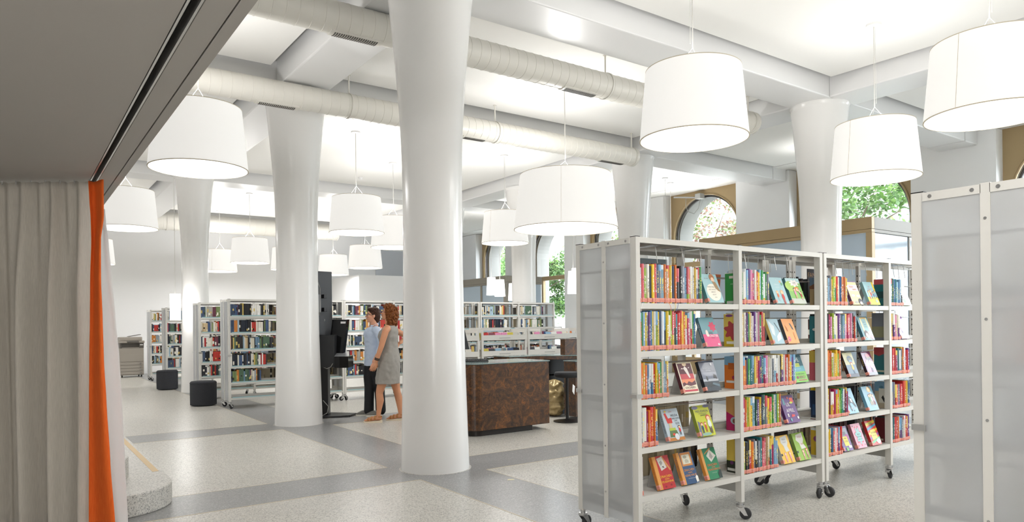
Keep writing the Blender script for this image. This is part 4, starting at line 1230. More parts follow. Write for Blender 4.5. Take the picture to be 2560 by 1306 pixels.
back_row(3.66, 4.19, 4, PAGEC, .25); back_row(5.35, 5.7, 4, DARKS + PAGEC, .25); back_row(5.9, 6.28, 4, ['5a2a2a', '3a2f2c', '6a3a3a', '2a2d33'], .24)
back_row(6.4, 6.8, 3, DARKS, .25); back_row(6.4, 6.8, 4, DARKS, .25)
# nearest bookcase, seen through its frosted end
for si, pal in ((0, ['cfc4aa', 'd8d0bc']), (1, ['c9bda0', 'd8c9a8']), (2, ['b9b2a4']), (3, ['cfcabc'])):
    far_row(3.26, 3.36, .895 + DEP - .2, ZSH[si], .24, pal)
far_row(3.2, 3.5, .925, ZSH[1], .24, ['e2792a', 'c23a30', '8db9d3'])
far_row(3.2, 3.5, .925, ZSH[2], .22, ['8db9d3', '5a7fa8'])
far_row(3.2, 3.5, .925, ZSH[3], .22, ['3f9a4e', 'c23a30', 'e2792a'])
far_row(3.2, 3.4, .925, ZSH[0], .2, ['cfc4aa', 'b9b2a4'])
# the far bookcases
def fill_case(x0, y0, nb, bay, fr, zs=ZFAR[:5], backs=True):
    for i in range(nb):
        bx = x0 + i * bay + .037
        for si, z in enumerate(zs):
            f = fr[(i * 5 + si) % len(fr)]
            far_row(bx, bx + (bay - .04) * f, y0 + .012, z, .225, FARCOL)
            if backs:
                far_row(bx + (bay - .04) * max(.0, f - .5), bx + (bay - .04) * rb.uniform(.9, 1), y0 + DEP - .175, z, .22, PAGEC)
fill_case(3.05, 12.65, 2, 1.02, [.68, .72, .74, .62, .52, .9, .85, .9, .8, .7])
fill_case(5.13, 12.65, 2, 1.02, [.95, .9, .92, .9, .4, .95, .93, .9, .9, .6])
fill_case(7.23, 12.65, 1, .91, [.1, .1, .9, .9, .6])
fill_case(8.19, 12.65, 2, 1.0, [.62, .7, .8, .8, .6, .7, .7, .8, .6, .6])
fill_case(2.98, 14.6, 2, 1.02, [.95, .93, .9, .93, .95, .9])
fill_case(3.02, 18.4, 2, 1.02, [.9, .93, .95, .93, .9])
fill_case(3.05, 20.9, 2, 1.02, [.85, .82, .8, .8, .85])
FB.colr = lin('b9292a')
o = stuff(FB.build('shelved_books', CLOTHC))
tag(o, 'rows of adult books filling the far white bookcases and the back rows of the near ones', 'books')
FB = None
# plates standing on the back row
for x, hx, word, lb in ((3.53, '7d8a90', 'TOLLE', 'grey title plate behind the near top shelf books'), (5.53, '2f2a2e', 'FANTASIE', 'dark brown sign plate behind the joined top shelf books')):
    b = MB(); b.box(0, .26, 0, .008, 0, .29)
    p = b.build('shelf_sign', mat('sign_' + hx, hx, .5)); p.location = (x, YF + .30, ZSH[0] + .031)
    tag(p, lb, 'sign')
    vs, fs = text_mesh(word, .06)
    b = MB(); b.colr = lin('1c1c1e' if hx[0] == '7' else 'a8742e')
    b.v = [(.13 + q[0], -.001, .235 + q[1]) for q in vs]
    for f in fs: b.face(list(f))
    b.build('lettering', PRINT, p)

# ------------------------------------------------------------------ curtain
def fabric(name, c1, c2, sc=(240, 240, 30), rough=.9, bump=.15):
    M = mat(name, c1, rough, spec=.2)
    N = NT(M)
    tc = N.n('ShaderNodeTexCoord')
    mp = N.n('ShaderNodeMapping'); mp.inputs['Scale'].default_value = sc
    N.l(tc, 'Object', mp, 0)
    nz = N.n('ShaderNodeTexNoise', _2=1.0, _3=3.0); N.l(mp, 0, nz, 0)
    r = N.ramp((nz, 0), [(.3, lin(c1)), (.7, lin(c2))])
    N.l(r, 0, N.b, 'Base Color')
    bp = N.n('ShaderNodeBump', _0=bump); N.l(nz, 0, bp, 'Height'); bp.inputs['Distance'].default_value = .002
    N.l(bp, 0, N.b, 'Normal')
    return M
CURT = fabric('grey_curtain_cloth', 'b3ada3', 'c2bcb1', (300, 300, 14))
ORANGE = fabric('orange_cloth', 'd45a22', 'e06a2c', (300, 300, 14))
LINING = fabric('cream_lining', 'efeeec', 'f6f5f3', (300, 300, 14))
N = NT(LINING)
ts = N.n('ShaderNodeBsdfTranslucent'); ts.inputs[0].default_value = (.9, .9, .9, 1)
ms = N.n('ShaderNodeMixShader', _0=.72)
N.l(N.b, 0, ms, 1); N.l(ts, 0, ms, 2); N.l(ms, 0, N.out, 0)
cp = cF * 4.8 + r0 * -2.874
cu = thing('curtain', 'heavy grey pleated curtain with an orange leading edge under the low soffit', 'curtain', (cp.x, cp.y, 0), -YAW)
def ss(a, b_, t):
    t = max(0, min(1, (t - a) / (b_ - a)))
    return t * t * (3 - 2 * t)
def cdepth(x, z):
    k = ss(1.5, 2.35, z)
    f = (math.sin(x * 31 + .6 * math.sin(x * 7)) + .35 * math.sin(x * 62 + 1.3) + .25 * math.sin(x * 13.0 + z * .5))
    top = math.sin(x * 62 + .4) * .6 + .4 * math.sin(x * 31)
    return (1 - k) * .055 * f + k * .03 * top
b = MB()
P = []
NZ, NX = 40, 190
for j in range(NZ + 1):
    z = 2.405 - (2.405 - .04) * j / NZ
    row = []
    for i in range(NX + 1):
        x = -1.35 + 1.36 * i / NX
        row.append((x + .01 * math.sin(z * 2 + x * 9), cdepth(x, z), z + (.008 * math.sin(x * 62 + .4) if j == 0 else 0)))
    P.append(row)
b.grid(P)
o = b.build('pleated_panel', CURT, cu, True)
sd = o.modifiers.new('thick', 'SOLIDIFY'); sd.thickness = .004
def px_strip(rows, dep, name, M, wave, n=14):
    b = MB()
    P = []
    ks = [r[0] for r in rows]
    for j in range(61):
        y = ks[0] + (ks[-1] - ks[0]) * j / 60
        for q in range(len(rows) - 1):
            if rows[q][0] <= y <= rows[q + 1][0]:
                t = (y - rows[q][0]) / (rows[q + 1][0] - rows[q][0]); t = t * t * (3 - 2 * t) * .5 + t * .5
                xl = rows[q][1] + (rows[q + 1][1] - rows[q][1]) * t
                xr = rows[q][2] + (rows[q + 1][2] - rows[q][2]) * t
                break
        z = 1.4 - (y - 823.6) * dep / FPX
        row = []
        for i in range(n + 1):
            s = i / n
            x = (xl + (xr - xl) * s - 1280) * (dep + wave(s, z)) / FPX + 2.874
            row.append((x, dep - 4.8 + wave(s, z), z))
        P.append(row)
    b.grid(P)
    o = b.build(name, M, cu, True)
    sd = o.modifiers.new('thick', 'SOLIDIFY'); sd.thickness = .004
    return o
px_strip([(453, 226, 263), (500, 228, 263), (545, 231, 263), (600, 232, 255), (700, 228, 254), (800, 226, 257), (900, 223, 259), (1000, 221, 264), (1150, 219, 272), (1318, 217, 283)],
         4.73, 'orange_edge', ORANGE, lambda s, z: .03 * math.sin(s * 5.5 + .7 * math.sin(z * 1.5)) - .02 * s)
px_strip([(525, 259, 264), (560, 257, 267), (600, 256, 272), (700, 254, 280), (800, 255, 289), (900, 256, 298), (1000, 259, 303), (1150, 268, 309), (1318, 276, 315)],
         4.9, 'lining', LINING, lambda s, z: .03 * math.sin(s * 4 + z))
b = MB()
for i in range(14):
    x = -1.3 + i * .1
    b.tube((x, cdepth(x, 2.4), 2.395), (x, cdepth(x, 2.4), 2.425), .004, n=6)
stuff(b.build('hooks', ALU, cu))

# ------------------------------------------------------------------ dark poufs
POUF = fabric('charcoal_felt', '333438', '3d3e42', (120, 120, 120))
for (x, y, lb) in ((2.84, 13.62, 'round charcoal pouf at the end of the nearest white bookcase'), (2.93, 17.75, 'round charcoal pouf half behind the slim far column')):
    t = thing('pouf', lb, 'pouf', (x, y, 0), 0, 'charcoal poufs')
    b = MB(); b.lathe([(.205, .012), (.222, .02), (.224, .2), (.224, .40), (.219, .425), (.2, .44), (.1, .447), (.001, .448)], 48); b.build('seat', POUF, t, True, 50)
    b = MB(); b.lathe([(.226, .405), (.2275, .41), (.226, .415), (.222, .41)], 48, close=True); b.build('piping', POUF, t, True)
    b = MB(); b.lathe([(.19, 0), (.19, .014), (.001, .014)], 32); b.build('base', BLACK, t)

# ------------------------------------------------------------------ copier
CP = mat('copier_body', '9a938a', .45); CPD = mat('copier_dark', '5b5752', .4)
t = thing('photocopier', 'beige grey office copier against the far back wall', 'copier', (2.55, 22.9, 0))
b = MB(); b.box(0, .62, 0, .66, .06, .84); b.build('body', CP, t, bevel=.012)
b = MB(); b.box(.05, .57, .05, .6, .84, .985); b.box(0, .05, 0, .66, .84, .985); b.box(.5, .62, 0, .66, .84, .985); b.build('output_bay', CPD, t)
b = MB(); b.box(.06, .5, .0, .5, .845, .86); b.build('output_tray', CP, t)
b = MB(); b.box(0, .64, -.02, .66, .985, 1.05); b.build('scanner', CP, t, bevel=.012)
b = MB(); b.box(.02, .6, .12, .62, 1.05, 1.16); b.build('document_feeder', CP, t, bevel=.02)
b = MB(); b.prism([(.25, .15, 1.165), (.57, .15, 1.22), (.57, .15, 1.235), (.25, .15, 1.18)], (0, .35, 0)); b.build('feeder_tray', CPD, t)
b = MB(); b.obox((.33, -.07, 1.03), (.15, 0, 0), (0, .05, .01), (0, -.003, .015)); b.build('control_panel', CPD, t, bevel=.004)
for k, (z0, z1) in enumerate(((.085, .165), (.175, .255), (.265, .345), (.355, .435), (.45, .66))):
    b = MB(); b.box(.015, .605, -.012, 0, z0, z1); d = b.build('drawer', CP, t, bevel=.003)
    if k < 4:
        b = MB(); b.lathe([(.001, -.03), (.02, -.028), (.024, -.012)], 16, (.53, 0, (z0 + z1) / 2), axis='y'); b.build('knob', CHROME, d, True, 40)
b = MB(); b.box(.52, .6, -.002, 0, .92, .945); b.build('label_plate', WHITE, t)
for i, (x, y) in enumerate(((.06, .07), (.56, .07), (.06, .6), (.56, .6))):
    b = MB(); b.tube((x - .015, y, .03), (x + .015, y, .03), .03, n=14); b.build('caster', BLACK, t)

# ------------------------------------------------------------------ information kiosk (black) behind the second column
def at(u, w, z=0):
    p = cF * w + r0 * u
    return (p.x, p.y, z)
kp = at(-2.87, 10.95)
t = thing('info_kiosk', 'tall black information screen on a stand behind the second column', 'kiosk', kp, -YAW)
mpx = 10.95 / FPX
def kx(px): return (px - 1280) * mpx + 2.87
def kz(py): return 1.4 - (py - 817) * mpx
b = MB(); b.prism([(kx(790), -.22, 0), (kx(806), -.26, 0), (kx(876), -.1, 0), (kx(884), .16, 0), (kx(800), .3, 0)], (0, 0, .035)); b.build('base_plate', BLACK, t, bevel=.004)
b = MB(); b.box(kx(796), kx(822), -.09, .05, .03, kz(840)); b.build('pillar', BLACK, t, bevel=.006)
# tall display seen from behind and the side
b = MB(); b.prism([(kx(770), -.33, kz(848)), (kx(826), .04, kz(848)), (kx(830), .025, kz(848)), (kx(774), -.36, kz(848))], (0, 0, kz(680) - kz(848))); b.build('display', BLACK, t, bevel=.004)
b = MB(); b.prism([(kx(826.5), .045, kz(846)), (kx(772), -.315, kz(846)), (kx(771), -.305, kz(846)), (kx(826), .055, kz(846))], (0, 0, kz(682) - kz(846))); b.build('screen', BLACKG, t)
b = MB(); b.prism([(kx(792), -.27, kz(782)), (kx(808), -.155, kz(782)), (kx(811), -.175, kz(782)), (kx(795), -.29, kz(782))], (0, 0, kz(738) - kz(782))); b.build('mount_bracket', mat('kiosk_grey', '77787a', .4), t, bevel=.004)
b = MB(); b.prism([(kx(797), -.25, kz(835)), (kx(815), -.12, kz(835)), (kx(818), -.15, kz(835)), (kx(800), -.28, kz(835))], (0, 0, kz(790) - kz(835))); b.build('mount_arm', BLACK, t)
CAB = mat('grey_cable', '9a9892', .5)
for k, pts in enumerate(([(797, 705), (805, 707), (809, 722), (809, 750), (808, 790), (810, 812), (815, 812), (818, 800), (815, 796)],
                         [(796, 712), (801, 715), (806, 735), (803, 745)])):
    b = MB(); b.path([(kx(a), -.26 + (a - 797) * .006, kz(c)) for a, c in pts], .006 if k == 0 else .01, 6)
    b.build('cable', CAB if k == 0 else BLACK, t, True)
for px, py in ((817, 742), (817, 775)):
    b = MB(); b.obox((kx(px), -.1, kz(py)), (.02, .02, 0), (-.02, .02, 0), (0, 0, .03)); b.build('vesa_block', mat('kiosk_dark', '2b2b2d', .35), t, bevel=.004)
b = MB(); b.box(kx(806), kx(842), -.16, .05, kz(918), kz(838)); b.build('housing', mat('kiosk_matt', '242527', .45), t, bevel=.006)
b = MB(); b.prism([(kx(824), .03, kz(800)), (kx(868), .0, kz(800)), (kx(857), -.08, kz(900)), (kx(824), -.05, kz(900))], (.03, .04, 0)); b.build('touch_screen', BLACKG, t, bevel=.003)
b = MB(); b.prism([(kx(852), -.004, kz(805)), (kx(865), -.012, kz(805)), (kx(864.5), -.014, kz(810)), (kx(852), -.006, kz(810))], (0, -.002, 0)); b.build('sticker', WHITE, t)
b = MB(); b.box(kx(842), kx(877), -.2, .15, kz(919), kz(891)); b.build('tray', BLACKG, t, bevel=.004)
b = MB(); b.prism([(kx(843), -.2, kz(890.8)), (kx(877), -.2, kz(890.8)), (kx(862), .1, kz(876)), (kx(843), .1, kz(876))], (0, 0, .002)); b.build('tray_top', mat('kiosk_top', '8b8d90', .25), t)
b = MB(); b.path([(kx(838), -.17, kz(908)), (kx(833), -.18, kz(917)), (kx(822), -.14, kz(921)), (kx(812), -.1, kz(918))], .006, 6); b.build('cable', CAB, t, True)
b = MB(); b.path([(kx(810), -.1, kz(1000)), (kx(824), -.12, kz(1015)), (kx(822), -.15, kz(1030)), (kx(812), -.17, kz(1036))], .006, 6); b.build('cable', CAB, t, True)

# ------------------------------------------------------------------ burl service desk
BURL = mat('burl_wood', '3d2a1c', .28, coat=.3)
N = NT(BURL)
tc = N.n('ShaderNodeTexCoord')
n1 = N.n('ShaderNodeTexNoise', _2=9.0, _3=6.0, _4=.62, **{}); N.l(tc, 'Object', n1, 0)
n1.inputs['Distortion'].default_value = 1.6
n2 = N.n('ShaderNodeTexNoise', _2=42.0, _3=3.0); N.l(tc, 'Object', n2, 0); n2.inputs['Distortion'].default_value = 2.0
mx = N.mix(.4, (n1, 1), (n2, 1))
mr = N.math('MULTIPLY_ADD', (n1, 0), .62)
mr2 = N.math('MULTIPLY', (n2, 0), .38); N.l(mr2, 0, mr, 2)
r = N.ramp((mr, 0), [(.34, lin('1c110a')), (.45, lin('38210f')), (.55, lin('573518')), (.68, lin('8a521d'))])
N.l(r, 0, N.b, 'Base Color')
GT = mat('glass_top', '9fb4b2', .08, trans=.3)
t = thing('service_desk', 'dark burl wood service desk with rounded corner and glass top beside the biggest column', 'desk', (4.62, 7.39, 0))
def desk_outline(x0, x1, y0, y1, r):
    pts = []
    for i in range(11):
        a = PI + PI / 2 * i / 10
        pts.append((x0 + r + r * math.cos(a), y0 + r + r * math.sin(a)))
    return pts + [(x1, y0), (x1, y1), (x0, y1)]
b = MB(); b.prism([(x, y, .075) for x, y in desk_outline(.0, 1.245, 0, .72, .17)], (0, 0, .825)); b.build('front_panel', BURL, t, bevel=.004)
b = MB(); b.prism([(x, y, 0) for x, y in desk_outline(.06, 1.0, .06, .66, .15)], (0, 0, .075)); b.build('plinth', mat('dark_plinth', '1c1511', .4), t)
b = MB(); b.prism([(x, y, .905) for x, y in desk_outline(-.008, 1.255, -.008, .73, .175)], (0, 0, .012)); b.build('glass_top', GT, t)
t = thing('service_counter', 'dark burl counter with black interior behind the service desk', 'desk', (5.98, 7.95, 0), .0)
b = MB(); b.prism([(.08, .62, .86), (.55, .62, .86), (1.05, .2, .86), (1.7, .2, .86), (1.7, .75, .86), (.08, 1.05, .86)], (0, 0, .05)); b.build('worktop', BURL, t, bevel=.003)
b = MB(); b.prism([(.07, .61, .912), (.55, .61, .912), (1.05, .19, .912), (1.7, .19, .912), (1.7, .76, .912), (.07, 1.06, .912)], (0, 0, .01)); b.build('glass_top', GT, t)
b = MB(); b.box(.75, 1.6, .62, .66, .06, .86); b.build('back_panel', BLACK, t)
b = MB(); b.box(.56, .6, .6, 1.0, .06, .86); b.build('side_panel', BLACK, t)
b = MB(); b.box(.56, 1.6, .55, .95, .0, .06); b.build('plinth', BLACK, t)
b = MB(); b.box(.62, .97, .62, .9, .6, .62); b.build('shelf', BLACK, t)
b = MB(); b.prism([(x, y, .04) for x, y in ((.74, -.1), (1.35, -.1), (1.35, .16), (.74, .16))], (0, 0, .8)); b.build('side_block', BURL, t, bevel=.004)
b = MB(); b.prism([(x, y, .845) for x, y in ((.735, -.11), (1.36, -.11), (1.36, .17), (.735, .17))], (0, 0, .011)); b.build('glass_top', GT, t)
t = thing('desk_cabinet', 'small burl wood box standing on the counter behind the near bookcase', 'cabinet', (6.9, 8.3, .923))
b = MB(); b.box(0, .5, 0, .11, 0, .235); b.build('case', BURL, t, bevel=.004)
b = MB(); b.box(-.005, .505, -.005, .115, .235, .245); b.build('top', BURL, t)
# gold satin bundle under the counter
GOLD = mat('gold_satin', 'b39e72', .28, metal=.35)
b = MB()
P = []
for j in range(33):
    v = j / 32
    row = []
    for i in range(41):
        a = 2 * PI * i / 40
        r_ = .15 * math.sqrt(max(.02, 1 - (2 * v - 1) ** 4)) + .035 * noise.noise((math.cos(a) * 4, math.sin(a) * 4, v * 9)) + .022 * math.sin(v * 30 + 4 * noise.noise((math.cos(a) * 3, math.sin(a) * 3, v * 3)))
        row.append((r_ * math.cos(a), r_ * math.sin(a), .002 + .56 * v))
    P.append(row)
b.grid(P)
o = b.build('satin_bundle', GOLD, None, True); o.location = (6.73, 8.36, 0)
tag(o, 'crumpled gold satin bundle stuffed under the dark counter', 'cloth')
# stool
t = thing('office_stool', 'black stool with round foot plate and white tag behind the desk', 'stool', (6.5, 7.78, 0))
b = MB(); b.lathe([(.2, 0), (.2, .012), (.06, .03), (.03, .04)], 36); b.build('foot_plate', BLACK, t, True, 40)
b = MB(); b.tube((0, 0, .03), (0, 0, .64), .022, n=14); b.build('column', BLACK, t, True, 40)
b = MB(); b.lathe([(.001, .63), (.17, .635), (.185, .655), (.185, .69), (.17, .71), (.001, .715)], 36); b.build('seat', mat('black_seat_cloth', '202124', .8), t, True, 40)
b = MB(); b.prism([(-.06, -.2, .55), (-.02, -.2, .52), (-.035, -.2, .4), (-.07, -.2, .45)], (.0, .003, 0)); b.build('tag', WHITE, t)
# monitor and keyboard
t = thing('desk_monitor', 'black monitor seen from the side on the burl desk', 'monitor', (4.62, 7.72, .917), -YAW)
b = MB(); b.prism([(.0, 0, .17), (.15, .12, .17), (.07, .06, .53), (-.1, -.06, .53)], (.018, -.024, 0)); b.build('panel', BLACK, t, bevel=.004)
b = MB(); b.box(-.03, .0, -.0, .04, .02, .32); b.build('stand', BLACK, t)
b = MB(); b.box(-.13, .1, -.09, .1, 0, .018); b.build('foot', BLACK, t, bevel=.004)
t = thing('keyboard', 'low black keyboard lying on the glass desk top', 'keyboard', (4.92, 7.82, .917), -.5)
b = MB(); b.prism([(-.2, 0, 0), (-.2, .15, 0), (-.2, .15, .028), (-.2, 0, .012)], (.42, 0, 0)); b.build('case', BLACK, t, bevel=.003)
b = MB()
for i in range(14):
    for j in range(5):
        x, y = -.185 + i * .029, .012 + j * .026
        b.box(x, x + .023, y, y + .02, .013 + j * .003, .021 + j * .003)
stuff(b.build('keys', mat('key_black', '2c2c2e', .5), t))

# ------------------------------------------------------------------ low browser units for discs
rd = random.Random(9)
def browser(x0, y0, w_, label, zt=1.34):
    t = thing('disc_browser', label, 'display rack', (x0, y0, 0), 0, 'low white disc browsers')
    for x in (0, w_ - .04):
        b = MB(); b.box(x, x + .04, .0, .04, 0, zt - .03); b.build('post', STEEL, t)
        b = MB(); b.box(x, x + .04, .5, .54, 0, zt - .03); b.build('post', STEEL, t)
        b = MB(); b.box(x + .004, x + .036, .04, .5, zt - .1, zt - .034); b.build('side_rail', STEEL, t)
    b = MB(); b.box(.04, w_ - .04, .5, .52, zt - .03, zt); b.build('top_rail', STEEL, t)
    for k, z in enumerate((1.08, .77, .46)):
        b = MB()
        b.box(.04, w_ - .04, .0, .015, z, z + .115)
        b.box(.04, w_ - .04, .0, .25, z, z + .012)
        b.box(.04, w_ - .04, .25, .262, z, z + .16)
        tr_ = b.build('tray', STEEL, t)
        b = MB(); b.box(w_ * .38, w_ * .62, -.012, -.004, z + .05, z + .062); b.build('handle', STEELD, tr_)
    return t
BR = [(7.44, 11.45, 1.08, 'low white disc browser in front of the bookcase, left of the pair'), (8.56, 11.45, 1.1, 'low white disc browser in front of the bookcase, right of the pair'), (6.3, 11.45, 1.08, 'low white disc browser half hidden by the biggest column'), (9.3, 12.0, 1.05, 'low white disc browser set back by the near bookcase end')]
DB = MB()
for a in BR:
    browser(*a)
    for z in (1.08, .77, .46):
        x = a[0] + .06
        while x < a[0] + a[2] - .19:
            if rd.random() < .9:
                for q in range(3):
                    DB.colr = lin(rd.choice(['e8e4da', 'd9793a', 'c8b84a', '2f4a78', '1d1d20', 'b3292a', '8fb3cc', 'e9e2d0', '3a3a3e', 'd98ab0', '7a3a4a', 'f0f0ea']))
                    y = a[1] + .03 + .06 * q
                    DB.obox((x + .07, y + .03, z + .09 + .004 * q), (.066, 0, 0), (0, .006, -.001), (0, .02, .07))
            x += .148
o = stuff(DB.build('discs', PRINT))
tag(o, 'rows of disc cases standing in the low white browsers', 'discs')

# ------------------------------------------------------------------ glazed booths
BLUEG = mat('grey_blue_glass', 'aebdca', .12, spec=.6)
TANG = mat('grey_tan_metal', '857f75', .5, metal=.1)
def booth(label, x0, x1, y0, y1, zt, M1, M2, mull):
    t = thing('glazed_booth', label, 'booth', (x0, y0, 0))
    w_, d_ = x1 - x0, y1 - y0
    b = MB(); b.box(0, .09, 0, d_, zt - .2, zt); b.build('fascia', M1, t, bevel=.004)
    b = MB(); b.box(.09, w_, 0, .09, zt - .2, zt); b.build('fascia', M2, t, bevel=.004)
    b = MB(); b.box(.0, .09, .0, d_, zt - .255, zt - .205); b.build('top_rail', M1, t)
    b = MB(); b.box(.09, w_, .0, .09, zt - .255, zt - .205); b.build('top_rail', M2, t)
    b = MB(); b.box(-.002, .1, -.002, .1, 0, zt - .257); b.build('corner_post', M1, t, bevel=.004)
    for y in mull:
        b = MB(); b.box(.01, .08, y, y + .09, 0, zt - .25); b.build('mullion', M1, t)
        b = MB(); b.box(.012, .06, y - .0, y + .0, 0, .01) if False else None
    ys_ = [.1] + [v for y in mull for v in (y, y + .09)] + [d_]
    for i in range(0, len(ys_) - 1, 2):
        b = MB(); b.box(.035, .05, ys_[i], ys_[i + 1], .1, zt - .26); b.build('pane', BLUEG, t)
        b = MB(); b.box(.0, .09, ys_[i], ys_[i + 1], 0, .1); b.build('bottom_rail', M1, t)
    for x in (.1, w_ * .5):
        b = MB(); b.box(x + .05, min(w_, x + w_ * .5) - .02, .035, .05, .1, zt - .26); b.build('pane', BLUEG, t)
        b = MB(); b.box(x, x + .05, .02, .08, 0, zt - .26); b.build('mullion', M2, t)
    b = MB(); b.box(.1, w_, .09, d_, zt - .18, zt - .16); b.build('roof', M2, t)
    return t
booth('glazed booth with a tan metal frame behind the near bookcases', 11.6, 14.2, 6.02, 9.6, 3.12, TAN, TANG, [.62])
booth('grey framed glazed booth in the far corner by the windows', 13.0, 14.5, 18.6, 22.6, 2.98, TANG, TANG, [1.4, 2.8])
# scrap of paper on the floor band
b = MB(); b.prism([(3.62, 5.18, .002), (3.68, 5.155, .002), (3.7, 5.19, .002), (3.65, 5.215, .002)], (0, 0, .001))
o = b.build('paper_scrap', mat('paper_yellow', 'd9d3b0', .7)); tag(o, 'tiny pale scrap of paper on the grey floor band', 'paper')
# actuator over the left arched window
t = thing('window_actuator', 'small metal opener with a dangling cable above the left arch', 'window opener', (15.05, 12.6, 4.78))
b = MB(); b.tube((-.3, .45, .03), (.1, -.12, -.02), .022, n=8); b.build('rod', ALU, t)
b = MB(); b.box(-.05, .14, -.24, -.06, -.07, .07); b.build('motor', STEELD, t, bevel=.01)
b = MB(); b.path([(-.1, .2, 0), (-.05, .25, -.2), (0, .22, -.36), (.05, .05, -.44), (.08, -.08, -.3), (.1, -.12, -.05)], .008, 6); b.build('cable', CAB, t, True)

# ------------------------------------------------------------------ people
SKIN = mat('skin', 'd9a083', .5); SKIN2 = mat('skin_tanned', 'c98f6c', .48)
def skinmat(M, c):
    N = NT(M)
    N.b.inputs['Subsurface Weight'].default_value = .08
    N.b.inputs['Subsurface Radius'].default_value = (.02, .008, .005)
skinmat(SKIN, 0); skinmat(SKIN2, 0)
def capsule(b, p, q, ra, rb=None, n=12):
    rb = ra if rb is None else rb
    b.tube(p, q, ra, rb, n)
    b.ball(p, ra, n, 8); b.ball(q, rb, n, 8)
def chain(b, pts, n=14):
    for (p, r), (q, s) in zip(pts, pts[1:]):
        capsule(b, p, q, r, s, n)
def fuse(b, name, M, parent, vox=.006, smooth=4):
    """merge overlapping shapes into one continuous skin"""
    me = b.mesh(name, M)
    o = bpy.data.objects.new(name, me); col.objects.link(o)
    md = o.modifiers.new('r', 'REMESH'); md.mode = 'VOXEL'; md.voxel_size = vox; md.use_smooth_shade = True
    s = o.modifiers.new('s', 'SMOOTH'); s.factor = .5; s.iterations = smooth
    dg = bpy.context.evaluated_depsgraph_get()
    m2 = bpy.data.meshes.new_from_object(o.evaluated_get(dg))
    m2.name = name
    bpy.data.objects.remove(o); bpy.data.meshes.remove(me)
    m2.materials.clear(); m2.materials.append(M)
    m2.polygons.foreach_set('use_smooth', [True] * len(m2.polygons))
    return link(name, m2, parent)
def hand(b, wrist, direction, palmn, s=1.0, curl=.5, side=1):
    """palm and five curled fingers; direction points from the wrist to the fingertips, palmn out of the palm"""
    d = Vector(direction).normalized(); n_ = Vector(palmn).normalized(); n_ = (n_ - n_.dot(d) * d).normalized()
    x = d.cross(n_) * side
    w_ = Vector(wrist)
    for k in (-1, -.33, .33, 1):
        capsule(b, w_ + d * .01, w_ + d * .085 * s + x * k * .030 * s, .015 * s, .0125 * s, 8)
    for k, L in ((-1, .060), (-.33, .075), (.33, .080), (1, .070)):
        p = w_ + d * .088 * s + x * k * .0315 * s
        a = 0
        for i, f in enumerate((.45, .32, .23)):
            a += curl * (.25, .5, .45)[i]
            q = p + (d * math.cos(a) + n_ * math.sin(a)) * L * f * s + x * k * .0014
            capsule(b, p, q, (.0088 - .0008 * i) * s, (.008 - .0008 * i) * s, 8)
            p = q
    p = w_ + d * .03 * s + x * .026 * s
    q = p + (d * .6 + x * .6 + n_ * .35).normalized() * .045 * s
    capsule(b, p, q, .013 * s, .0105 * s, 8)
    capsule(b, q, q + (d * .9 + x * .15 + n_ * .3).normalized() * .035 * s, .010 * s, .0082 * s, 8)
